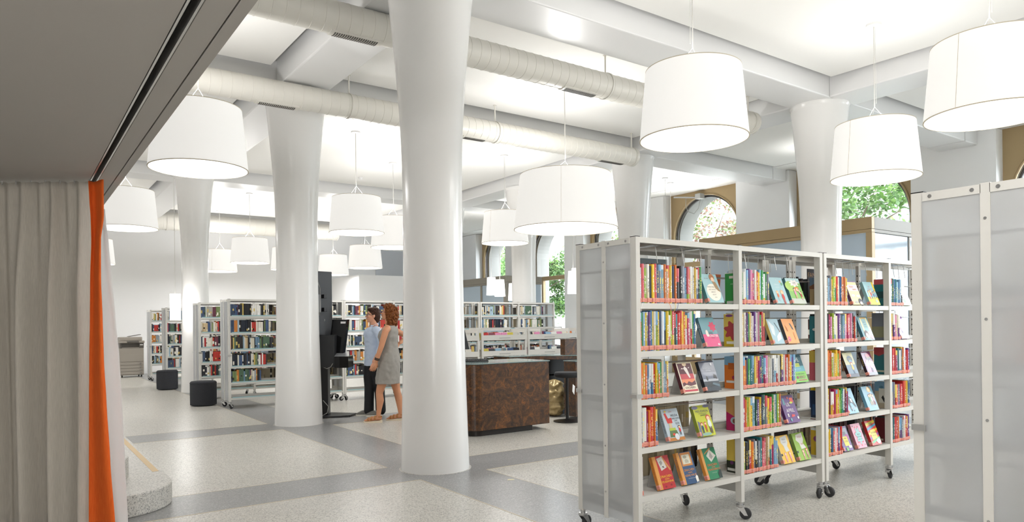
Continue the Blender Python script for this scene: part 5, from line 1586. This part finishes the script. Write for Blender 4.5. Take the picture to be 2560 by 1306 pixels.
class Head:
    """local axes: f forward, s to the person's left, u up"""
    def __init__(s, c, yaw, pitch, k=1.0):
        # yaw: heading in the person's plane (0 = +x), pitch up
        s.c = Vector(c)
        s.f = Vector((math.cos(yaw) * math.cos(pitch), math.sin(yaw) * math.cos(pitch), math.sin(pitch)))
        s.s = Vector((-math.sin(yaw), math.cos(yaw), 0))
        s.u = s.f.cross(s.s)
        s.k = k
    def p(s, f, l, u):
        return s.c + (s.f * f + s.s * l + s.u * u) * s.k
    def blob(s, b, c, r, seg=16, rings=10):
        k0 = len(b.v)
        b.ball((0, 0, 0), 1, seg, rings)
        for i in range(k0, len(b.v)):
            v = b.v[i]
            b.v[i] = tuple(s.p(c[0] + v[0] * r[0], c[1] + v[1] * r[1], c[2] + v[2] * r[2]))
    def skull(s, b):
        s.blob(b, (-.012, 0, .03), (.092, .073, .082), 24, 16)
        s.blob(b, (.022, 0, -.025), (.064, .058, .085), 24, 16)
        s.blob(b, (.052, 0, -.088), (.026, .026, .022))
        s.blob(b, (.0, 0, -.06), (.06, .052, .045))
        s.blob(b, (.078, 0, .012), (.012, .04, .012))
        s.blob(b, (.092, 0, -.008), (.010, .009, .028)); s.blob(b, (.101, 0, -.026), (.013, .012, .011)); s.blob(b, (.094, .011, -.029), (.008, .007, .007)); s.blob(b, (.094, -.011, -.029), (.008, .007, .007))
        for q in (-1, 1):
            s.blob(b, (.062, q * .036, -.022), (.022, .022, .02))
            s.blob(b, (-.008, q * .072, -.008), (.017, .008, .03))
        s.blob(b, (.083, 0, -.052), (.012, .022, .007)); s.blob(b, (.08, 0, -.062), (.012, .02, .008))
        capsule(b, s.p(-.02, 0, -.05), s.p(-.035, 0, -.13), .052 * s.k, .053 * s.k)
    def face(s, parent, lipc='b0615a', smile=False):
        for q in (-1, 1):
            b = MB(); s.blob(b, (.074, q * .030, .002), (.0115, .014, .0085)); e = b.build('eye', mat('eye_white', 'ece8e2', .2), parent, True)
            b = MB(); s.blob(b, (.083, q * .031, .003), (.0045, .006, .006)); b.build('iris', mat('iris', '3a2a20', .2), e, True)
            b = MB()
            for i in range(5):
                t0, t1 = i / 5, (i + 1) / 5
                f = lambda t: s.p(.083 - .022 * t * t, q * (.012 + .038 * t), .021 + .006 * math.sin(PI * t))
                b.tube(f(t0), f(t1), .003, .0026, 6)
            b.build('eyebrow', mat('brow', '4a3326', .8), parent)
        b = MB()
        n = 8
        g = lambda t: s.p(.0955 - .016 * abs(t) ** 2, .024 * t, -.0565 + (.008 if smile else .001) * t * t)
        for i in range(n):
            t0, t1 = -1 + 2 * i / n, -1 + 2 * (i + 1) / n
            b.tube(g(t0), g(t1), .0045 * (1.1 - abs(t0) ** 2 * .7), .0045 * (1.1 - abs(t1) ** 2 * .7), 6)
        b.build('lips', mat('lips_' + lipc, lipc, .4), parent, True)
        if smile:
            b = MB(); b.tube(s.p(.0935, -.014, -.0565), s.p(.0935, .014, -.0565), .0038, n=6); b.build('teeth', mat('teeth', 'efebe2', .3), parent)
    def glasses(s, parent, c):
        M = mat('spectacle_' + c, c, .3)
        b = MB()
        for q in (-1, 1):
            pts = [s.p(.094 - .010 * abs(math.cos(t)) * (1 if math.cos(t) * q > 0 else 0), q * .033 + .026 * math.cos(t), .001 + .017 * math.sin(t)) for t in [2 * PI * i / 16 for i in range(17)]]
            b.path(pts, .0026, 6)
            b.tube(s.p(.083, q * .058, .008), s.p(-.005, q * .078, .012), .0026, n=6)
        b.tube(s.p(.095, -.008, .006), s.p(.095, .008, .006), .0024, n=6)
        b.build('glasses', M, parent, True)
def ring(cx, cy, cz, a, c, n=28, tilt=0, wob=0, seed=0):
    out = []
    for i in range(n):
        t = 2 * PI * i / n
        k = 1 + wob * noise.noise((math.cos(t) * 2 + seed, math.sin(t) * 2, cz * 6))
        x, y = a * math.cos(t) * k, c * math.sin(t) * k
        out.append((cx + x, cy + y, cz + tilt * x))
    return out
def smooth_loft(b, keys, sub=5, n=32, wob=.0):
    """keys: (z, cx, cy, a, c)"""
    rings = []
    for i in range(len(keys) - 1):
        k0, k1, k2, k3 = keys[max(0, i - 1)], keys[i], keys[i + 1], keys[min(len(keys) - 1, i + 2)]
        for j in range(sub):
            t = j / sub
            v = [.5 * (2 * p1 + (p2 - p0) * t + (2 * p0 - 5 * p1 + 4 * p2 - p3) * t * t + (3 * p1 - p0 - 3 * p2 + p3) * t ** 3) for p0, p1, p2, p3 in zip(k0, k1, k2, k3)]
            rings.append(ring(v[1], v[2], v[0], v[3], v[4], n, wob=wob))
    k = keys[-1]
    rings.append(ring(k[1], k[2], k[0], k[3], k[4], n, wob=wob))
    b.loft(rings)

# --- woman in a grey sleeveless dress, curly auburn hair
wp = at(-1.888, 10.32)
p2 = thing('person', 'curly haired woman in a grey sleeveless dress and tan sandals, back half turned', 'person', wp, -YAW)
DRESS = fabric('grey_linen', '8f8b86', '9d9993', (160, 160, 160), bump=.25)
hd = Head((.078, .0, 1.585), PI - .12, .22, 1.0)
b = MB()
hd.skull(b)
chain(b, [((.105, .0, 1.47), .05), ((.12, .0, 1.39), .062)])
smooth_loft(b, [(1.40, .10, .0, .06, .13), (1.32, .085, 0, .10, .155), (1.2, .07, 0, .11, .14), (1.08, .085, 0, .105, .13), (.95, .08, 0, .125, .165), (.82, .07, 0, .125, .165)])
chain(b, [((.085, -.145, 1.36), .055), ((.07, -.178, 1.33), .05), ((.035, -.205, 1.2), .044), ((.012, -.215, 1.11), .040), ((-.03, -.215, .99), .034), ((-.066, -.2, .885), .026)])
hand(b, (-.066, -.2, .885), (-.35, .02, -1), (-.5, .55, .1), .95, .6, side=1)
chain(b, [((.12, .14, 1.355), .052), ((.15, .18, 1.33), .048), ((.24, .21, 1.28), .042), ((.315, .22, 1.245), .037), ((.27, .17, 1.19), .032), ((.225, .12, 1.145), .026)])
hand(b, (.225, .12, 1.145), (-.6, -.5, -.6), (-.4, .5, -.5), .9, .4, side=-1)
chain(b, [((.045, -.075, .83), .09), ((.0, -.085, .6), .076), ((-.04, -.09, .46), .056), ((-.048, -.09, .42), .052), ((-.038, -.092, .32), .056), ((-.055, -.095, .18), .037), ((-.066, -.095, .09), .03)])
chain(b, [((.10, .075, .83), .09), ((.145, .085, .6), .076), ((.172, .09, .46), .056), ((.18, .092, .42), .052), ((.205, .1, .32), .056), ((.215, .11, .18), .037), ((.222, .115, .10), .03)])
for (ax, ay, L) in ((-.066, -.095, 0), (.222, .115, 0)):
    chain(b, [((ax + .022, ay, .062), .032), ((ax - .05, ay, .062), .032), ((ax - .12, ay - .005, .043), .030), ((ax - .165, ay - .008, .035), .022)])
    for k, (dy, ln) in enumerate(((-.028, .03), (-.012, .036), (.002, .034), (.016, .028), (.028, .02))):
        capsule(b, (ax - .155, ay + dy, .034), (ax - .165 - ln, ay + dy, .031), .0095, .008, 8)
body2 = fuse(b, 'body', SKIN2, p2, .0052, 3)
# dress
b = MB()
smooth_loft(b, [(.555, .055, -.005, .178, .205), (.62, .06, -.005, .178, .2), (.75, .072, 0, .172, .198), (.88, .082, 0, .160, .192), (.98, .085, 0, .150, .178), (1.08, .085, 0, .128, .152), (1.16, .078, 0, .132, .15), (1.25, .072, 0, .146, .163), (1.32, .085, 0, .132, .162), (1.375, .1, 0, .098, .148), (1.405, .11, 0, .072, .118)], 6, 48, .05)
d_ = b.build('dress', DRESS, p2, True)
sm = d_.modifiers.new('sub', 'SUBSURF'); sm.levels = 1; sm.render_levels = 2
tx = bpy.data.textures.new('folds', 'CLOUDS'); tx.noise_scale = .09; tx.noise_depth = 1
dm = d_.modifiers.new('folds', 'DISPLACE'); dm.texture = tx; dm.strength = .022; dm.mid_level = .5; dm.texture_coords = 'LOCAL'
b = MB(); b.tube((.218, .02, 1.36), (.205, .01, 1.06), .0025, n=6); b.build('back_seam', mat('seam_grey', '76726d', .8), d_)
# curly hair
HAIR2 = fabric('auburn_hair', '5a3018', '8a5228', (60, 60, 60), .55, .6)
b = MB()
rh = random.Random(3)
hd.blob(b, (-.03, 0, .035), (.098, .09, .092)); hd.blob(b, (-.07, 0, -.03), (.075, .092, .10)); hd.blob(b, (-.085, 0, -.11), (.06, .085, .07)); hd.blob(b, (.01, 0, .085), (.07, .07, .045))
for c, r, n_ in (((-.03, 0, .035), (.108, .1, .10), 260), ((-.07, 0, -.03), (.085, .105, .11), 260), ((-.09, 0, -.12), (.07, .095, .075), 160), ((.01, 0, .09), (.08, .08, .05), 90)):
    for i in range(n_):
        z = rh.uniform(-1, 1); a = rh.uniform(0, 2 * PI); q = math.sqrt(1 - z * z)
        v = (c[0] + r[0] * q * math.cos(a), c[1] + r[1] * q * math.sin(a), c[2] + r[2] * z)
        if v[0] > .045 and v[2] < .075:
            continue
        if v[0] > .02 and v[2] < .03 and abs(v[1]) < .085:
            continue
        b.ball(tuple(hd.p(*v)), rh.uniform(.009, .0165), 7, 5)
fuse(b, 'hair', HAIR2, p2, .0045, 1)
hd.face(p2, 'b5655a'); hd.glasses(p2, '6a2c3a')
# sandals, bracelets
SAND = mat('tan_leather', 'a5713c', .5); SOLE = mat('cork_sole', 'e2d5bd', .7)
for (ax, ay) in ((-.066, -.095), (.222, .115)):
    sx = link('sandal', None, p2, (ax, ay, 0))
    out = [(.055, -.03), (.055, .03), (.02, .042), (-.06, .040), (-.14, .048), (-.2, .035), (-.22, .0), (-.2, -.035), (-.14, -.045), (-.06, -.038), (.02, -.042)]
    b = MB(); b.loft([[(x, y, 0) for x, y in out], [(x, y, .017 + .014 * ss(-.15, .03, x)) for x, y in out]]); b.build('sole', SOLE, sx)
    b = MB()
    for x0, z0, r_ in ((-.135, .040, .030), (-.09, .051, .033), (-.035, .062, .035)):
        pts = [(x0 + .01 * math.cos(t), (r_ + .003) * math.cos(t), z0 + (r_ + .003) * math.sin(t)) for t in [-.5 + (PI + 1) * i / 14 for i in range(15)]]
        for p_, q_ in zip(pts, pts[1:]):
            e_ = Vector(q_) - Vector(p_)
            b.obox(tuple((Vector(p_) + Vector(q_)) / 2), (.014, 0, 0), tuple(e_ * .55), tuple(Vector((1, 0, 0)).cross(e_).normalized() * .0025))
    pts = [(.03 * math.cos(t) * 1.5 + .008, .038 * math.sin(t), .085) for t in [-PI / 2 + PI * i / 10 for i in range(11)]]
    for p_, q_ in zip(pts, pts[1:]):
        b.obox(((p_[0] + q_[0]) / 2, (p_[1] + q_[1]) / 2, .085), (0, 0, .008), tuple((Vector(q_) - Vector(p_)) * .55), tuple((Vector(q_) - Vector(p_)).cross(Vector((0, 0, 1))).normalized() * .002))
    b.build('strap', SAND, sx)
br = MB()
dirw = Vector((-.036, .015, -.105)).normalized()
for k, off in enumerate((.0, .014, .026)):
    c_ = Vector((-.056, -.205, .915)) - dirw * off
    a_ = dirw.orthogonal().normalized(); b_ = dirw.cross(a_)
    pts = [tuple(c_ + .034 * (math.cos(t) * a_ + math.sin(t) * b_)) for t in [2 * PI * i / 16 for i in range(17)]]
    br.path(pts, .005, 6)
br.build('bracelet', mat('dark_bracelet', '3a352f', .4), p2, True)

# --- woman in a light blue shirt and black trousers
wp = at(-2.212, 10.94)
p1 = thing('person', 'short haired woman with glasses in a light blue shirt and black trousers', 'person', wp, -YAW)
SHIRT = fabric('light_blue_cotton', 'bccbe2', 'cddaec', (200, 200, 200), bump=.2)
TROU = mat('black_trousers', '17181b', .75)
hd = Head((.048, .0, 1.56), PI + .42, .12, 1.0)
b = MB()
hd.skull(b)
chain(b, [((.07, .02, 1.45), .05), ((.075, .03, 1.37), .06)])
smooth_loft(b, [(1.38, .07, .03, .12, .09), (1.28, .06, .03, .13, .13), (1.1, .06, .03, .12, .12), (.95, .06, .03, .13, .13), (.8, .06, .03, .13, .13)])
chain(b, [((.14, -.11, 1.33), .05), ((.185, -.13, 1.2), .044), ((.20, -.13, 1.08), .038), ((.15, -.17, .95), .032), ((.1, -.2, .86), .026)])
hand(b, (.1, -.2, .86), (-.25, -.1, -1), (-.6, .5, 0), .95, .5, 1)
chain(b, [((-.01, .17, 1.33), .05), ((.0, .22, 1.2), .044), ((.02, .24, 1.08), .038), ((-.02, .24, .95), .032), ((-.05, .22, .85), .026)])
hand(b, (-.05, .22, .85), (-.25, 0, -1), (-.6, -.5, 0), .95, .5, -1)
chain(b, [((.0, .06, .8), .07), ((-.02, .05, .45), .05), ((-.03, .05, .1), .035)])
chain(b, [((.12, -.02, .8), .07), ((.14, .0, .45), .05), ((.155, .02, .1), .035)])
fuse(b, 'body', SKIN, p1, .0055, 3)
# shirt with sleeves
b = MB()
smooth_loft(b, [(.785, .045, .03, .135, .14), (.85, .055, .03, .145, .15), (.95, .058, .03, .142, .148), (1.08, .056, .03, .134, .14), (1.2, .05, .03, .145, .145), (1.28, .052, .03, .148, .15), (1.34, .06, .03, .13, .14), (1.385, .07, .03, .09, .10)], 6, 40)
chain(b, [((.11, -.08, 1.335), .068), ((.15, -.115, 1.31), .066), ((.19, -.13, 1.2), .062), ((.205, -.13, 1.08), .055), ((.17, -.155, 1.0), .052)])
chain(b, [((.02, .13, 1.335), .068), ((-.01, .18, 1.31), .066), ((.0, .22, 1.2), .062), ((.02, .24, 1.08), .055)])
sh = fuse(b, 'shirt', SHIRT, p1, .008, 4)
tx2 = bpy.data.textures.new('shirt_folds', 'CLOUDS'); tx2.noise_scale = .07; tx2.noise_depth = 1
dm = sh.modifiers.new('folds', 'DISPLACE'); dm.texture = tx2; dm.strength = .02; dm.mid_level = .5; dm.texture_coords = 'LOCAL'
# collar and open neck, button placket
fd = Vector((math.cos(PI + .5), math.sin(PI + .5), 0)); sd_ = Vector((-fd.y, fd.x, 0))
b = MB()
for q in (-1, 1):
    c0 = Vector((.07, .03, 1.425))
    b.prism([tuple(c0 + sd_ * q * .03 - fd * .06 + Vector((0, 0, .02))), tuple(c0 + sd_ * q * .075 - fd * .0 + Vector((0, 0, .005))), tuple(c0 + sd_ * q * .062 + fd * .085 + Vector((0, 0, -.055))), tuple(c0 + sd_ * q * .038 + fd * .07 + Vector((0, 0, -.012)))], tuple(fd * -.004 + Vector((0, 0, .004))))
    b.prism([tuple(c0 + sd_ * q * .055 + Vector((0, 0, .02))), tuple(c0 - fd * .065 + sd_ * q * .0 + Vector((0, 0, .035))), tuple(c0 - fd * .07 + Vector((0, 0, -.01))), tuple(c0 + sd_ * q * .07 + Vector((0, 0, -.015)))], (0, 0, .003))
b.build('collar', SHIRT, sh)
b = MB()
c0 = Vector((.065, .03, 0)) + fd * .108
b.prism([tuple(c0 + sd_ * .035 + Vector((0, 0, 1.40)) - fd * .04), tuple(c0 - sd_ * .035 + Vector((0, 0, 1.40)) - fd * .04), tuple(c0 + fd * .045 + Vector((0, 0, 1.275)))], tuple(fd * .012)); b.build('neck_opening', SKIN, sh)
b = MB()
for z in (1.24, 1.15, 1.06, .97, .88):
    r_ = {1.24: .152, 1.15: .146, 1.06: .142, .97: .15, .88: .155}[z]
    c1 = Vector((.054, .03, z)) + fd * r_
    b.tube(c1, c1 + fd * .006, .007, n=8)
b.build('button', WHITE, sh)
b = MB()
chain(b, [((.05, .04, .86), .135), ((.03, .05, .78), .125)])
chain(b, [((-.0, .07, .76), .11), ((-.02, .065, .6), .095), ((-.022, .06, .45), .08), ((-.03, .06, .25), .075), ((-.035, .06, .085), .078)])
chain(b, [((.10, .0, .76), .11), ((.125, .0, .6), .095), ((.14, .01, .45), .082), ((.15, .02, .25), .078), ((.155, .03, .09), .08)])
tr_ = fuse(b, 'trousers', TROU, p1, .009, 3)
HAIR1 = fabric('dark_brown_hair', '2e1d16', '4a3024', (90, 90, 25), .5, .6)
b = MB()
hd.blob(b, (-.024, 0, .045), (.098, .082, .085), 24, 16); hd.blob(b, (-.06, 0, -.01), (.066, .078, .085), 20, 14); hd.blob(b, (-.075, 0, -.06), (.04, .06, .05)); hd.blob(b, (.035, .01, .098), (.055, .06, .03)); hd.blob(b, (.0, .0, .105), (.07, .06, .03))
for i in range(130):
    z = rh.uniform(0, 1); a = rh.uniform(0, 2 * PI); q = math.sqrt(1 - z * z)
    v = (-.024 + .1 * q * math.cos(a), .084 * q * math.sin(a), .045 + .088 * z)
    if v[0] > .05 and v[2] < .075: continue
    p_ = hd.p(*v); b.tube(tuple(p_), tuple(p_ + (hd.f * rh.uniform(.005, .03) + hd.u * rh.uniform(-.005, .018) + hd.s * rh.uniform(-.012, .012))), .008, .003, 5)
fuse(b, 'hair', HAIR1, p1, .005, 1)
hd.face(p1, 'b8625c', True); hd.glasses(p1, '26262a')
SNK = mat('sneaker_grey', '6a6862', .5); SNS = mat('sneaker_sole', 'e0dccf', .6)
for (ax, ay, rz_) in ((-.045, .06, .0), (.12, .0, .25)):
    sx = link('sneaker', None, p1, (ax, ay, 0)); sx.rotation_euler = (0, 0, rz_)
    out = [(.06, -.03), (.065, 0), (.06, .03), (.02, .042), (-.06, .038), (-.13, .046), (-.18, .034), (-.198, .0), (-.18, -.034), (-.13, -.044), (-.06, -.037), (.02, -.042)]
    b = MB(); b.loft([[(x, y, 0) for x, y in out], [(x, y, .024) for x, y in out]]); b.build('sole', SNS, sx, bevel=.003)
    b = MB()
    b.loft([[(x * .97, y * .95, .022) for x, y in out], [(x * .96, y * .9, .04) for x, y in out], [(x * (.93 if x < 0 else .95), y * .78, .075 if x > -.06 else .058 - .1 * (-.06 - x)) for x, y in out], [(x * .5 if x < 0 else x * .8, y * .55, .1 if x > -.06 else .085) for x, y in out]])
    b.build('upper', SNK, sx, True)
    b = MB()
    for k in range(4):
        b.box(-.09 + k * .022, -.08 + k * .022, -.022, .022, .068 + k * .005, .074 + k * .006)
    b.build('laces', WHITE, sx)

# ------------------------------------------------------------------ the street outside
b = MB(); b.box(15.4, 60, -25, 60, -.25, -.05); struct(b.build('street', mat('asphalt', 'a5a5a2', .8)))
FAC = mat('pale_facade', '9d9b97', .8); FACD = mat('facade_trim', '85837f', .8); WIN = mat('facade_window', '77838c', .15)
def building(label, x, y0, y1, h):
    t = thing('building', label, 'building', (x, y0, -.05))
    L = y1 - y0
    b = MB(); b.box(0, 8, 0, L, 0, h); b.build('wall', FAC, t)
    for k in range(1, int(h / 3.6) + 1):
        b = MB(); b.box(-.18, 0, 0, L, k * 3.6 - .15, k * 3.6 + .1); b.build('cornice', FACD, t)
    n = int(L / 2.6)
    for k in range(int(h / 3.6)):
        for i in range(n):
            y = 1.0 + i * 2.6
            b = MB(); b.box(-.06, .02, y - .15, y + 1.25, k * 3.6 + .75, k * 3.6 + 3.05); f = b.build('window', FACD, t)
            b = MB(); b.box(-.075, -.03, y, y + 1.1, k * 3.6 + .9, k * 3.6 + 2.9); b.build('pane', WIN, f)
            b = MB(); b.box(-.09, -.03, y + .52, y + .58, k * 3.6 + .9, k * 3.6 + 2.9); b.box(-.09, -.03, y, y + 1.1, k * 3.6 + 2.2, k * 3.6 + 2.26); b.build('muntin', WHITE, f)
building('pale stone town house seen through the left arched window', 34, 27, 41, 10.4)
building('pale stone town house across the street behind the green tree', 34, 7, 23, 12)
building('pale stone town house across the street behind the far trees', 38, 46, 60, 9)
BARK = mat('bark', '57483a', .9)
LEAFM = bpy.data.materials.new('leaf'); LEAFM.use_nodes = True; MATS['leaf'] = LEAFM
def leafmat(name, cols):
    M = mat(name, cols[0], .55)
    N = NT(M)
    a = N.n('ShaderNodeVertexColor', layer_name='Col')
    N.l(a, 0, N.b, 'Base Color')
    ts = N.n('ShaderNodeBsdfTranslucent'); N.l(a, 0, ts, 0)
    ms = N.n('ShaderNodeMixShader', _0=.4)
    N.l(N.b, 0, ms, 1); N.l(ts, 0, ms, 2); N.l(ms, 0, N.out, 0)
    return M
LM = leafmat('leaf_blade', ['6f9a4a'])
rl = random.Random(21)
def tree(label, x, y, h, cz, rad, n, cols, size=.2):
    t = thing('tree', label, 'tree', (x, y, -.05), 0, 'street trees outside the windows')
    b = MB()
    b.tube((0, 0, 0), (0.05, .05, h * .55), .16, .11, 10)
    br = []
    for i in range(14):
        a = i * 2.4; e = rl.uniform(.1, 1.1)
        z0 = rl.uniform(.28, .55) * h
        q = (rad * .8 * math.cos(a) * math.cos(e), rad * .8 * math.sin(a) * math.cos(e), z0 + rad * .9 * math.sin(e))
        m_ = (q[0] * .5, q[1] * .5, z0 + (q[2] - z0) * .35)
        b.tube((0.03, .03, z0), m_, .05, .03, 6); b.tube(m_, q, .03, .012, 6)
        br.append(q)
    b.build('trunk', BARK, t, True)
    b = MB()
    cl = []
    for i in range(70):
        z = rl.uniform(-1, 1); a = rl.uniform(0, 2 * PI); q = math.sqrt(1 - z * z); r_ = rad * rl.uniform(.45, 1) 
        cl.append((r_ * q * math.cos(a), r_ * q * math.sin(a), cz + r_ * z * 1.1))
    for i in range(n):
        c = rl.choice(cl)
        p = Vector((c[0] + rl.gauss(0, .22), c[1] + rl.gauss(0, .22), c[2] + rl.gauss(0, .16)))
        d = Vector((rl.gauss(0, 1), rl.gauss(0, 1), rl.gauss(-.3, .6))).normalized()
        s_ = d.cross(Vector((rl.gauss(0, .5), rl.gauss(0, .5), 1))).normalized()
        L = size * rl.uniform(.7, 1.2)
        cc = lin(rl.choice(cols)); k = rl.uniform(.25, .55)
        b.colr = tuple(min(1, v * k) for v in cc)
        n0 = len(b.v)
        mid = p + d * L * .5 + Vector((0, 0, -.01))
        b.v += [tuple(p), tuple(mid + s_ * L * .3), tuple(p + d * L), tuple(mid - s_ * L * .3)]
        b.face([n0, n0 + 1, n0 + 2, n0 + 3])
    stuff(link('leaves', b.mesh('leaves', LM, fix=False), t))
GR = ['7fae52', '92bd62', '6a9a48', 'a9cc7c', '5c8a42', '88b070']
RD = ['b08a78', '9fae6a', 'b5796a', '8aa860', 'c49a80', '7f9a58']
tree('green leafy tree beside the column, seen in the widest window', 19.0, 10.9, 7.5, 4.7, 2.3, 11000, GR, .17)
tree('thin reddish tree seen through the left arched window', 21.5, 17.6, 7.5, 4.4, 2.3, 5500, RD, .15)
tree('dense green tree behind the far window with a transom', 20.0, 26.6, 8, 3.6, 2.5, 11000, GR, .18)
tree('dense green tree beyond the farthest arched window', 21.5, 32.2, 8, 3.6, 2.7, 9000, GR, .18)
tree('light green tree seen past the near lamp shade', 20.3, 22.1, 7.5, 4.0, 1.4, 5000, GR + RD, .16)
tree('pale tree outside the window cut by the frame', 21.0, 5.6, 7, 4.4, 2.0, 3500, GR, .16)
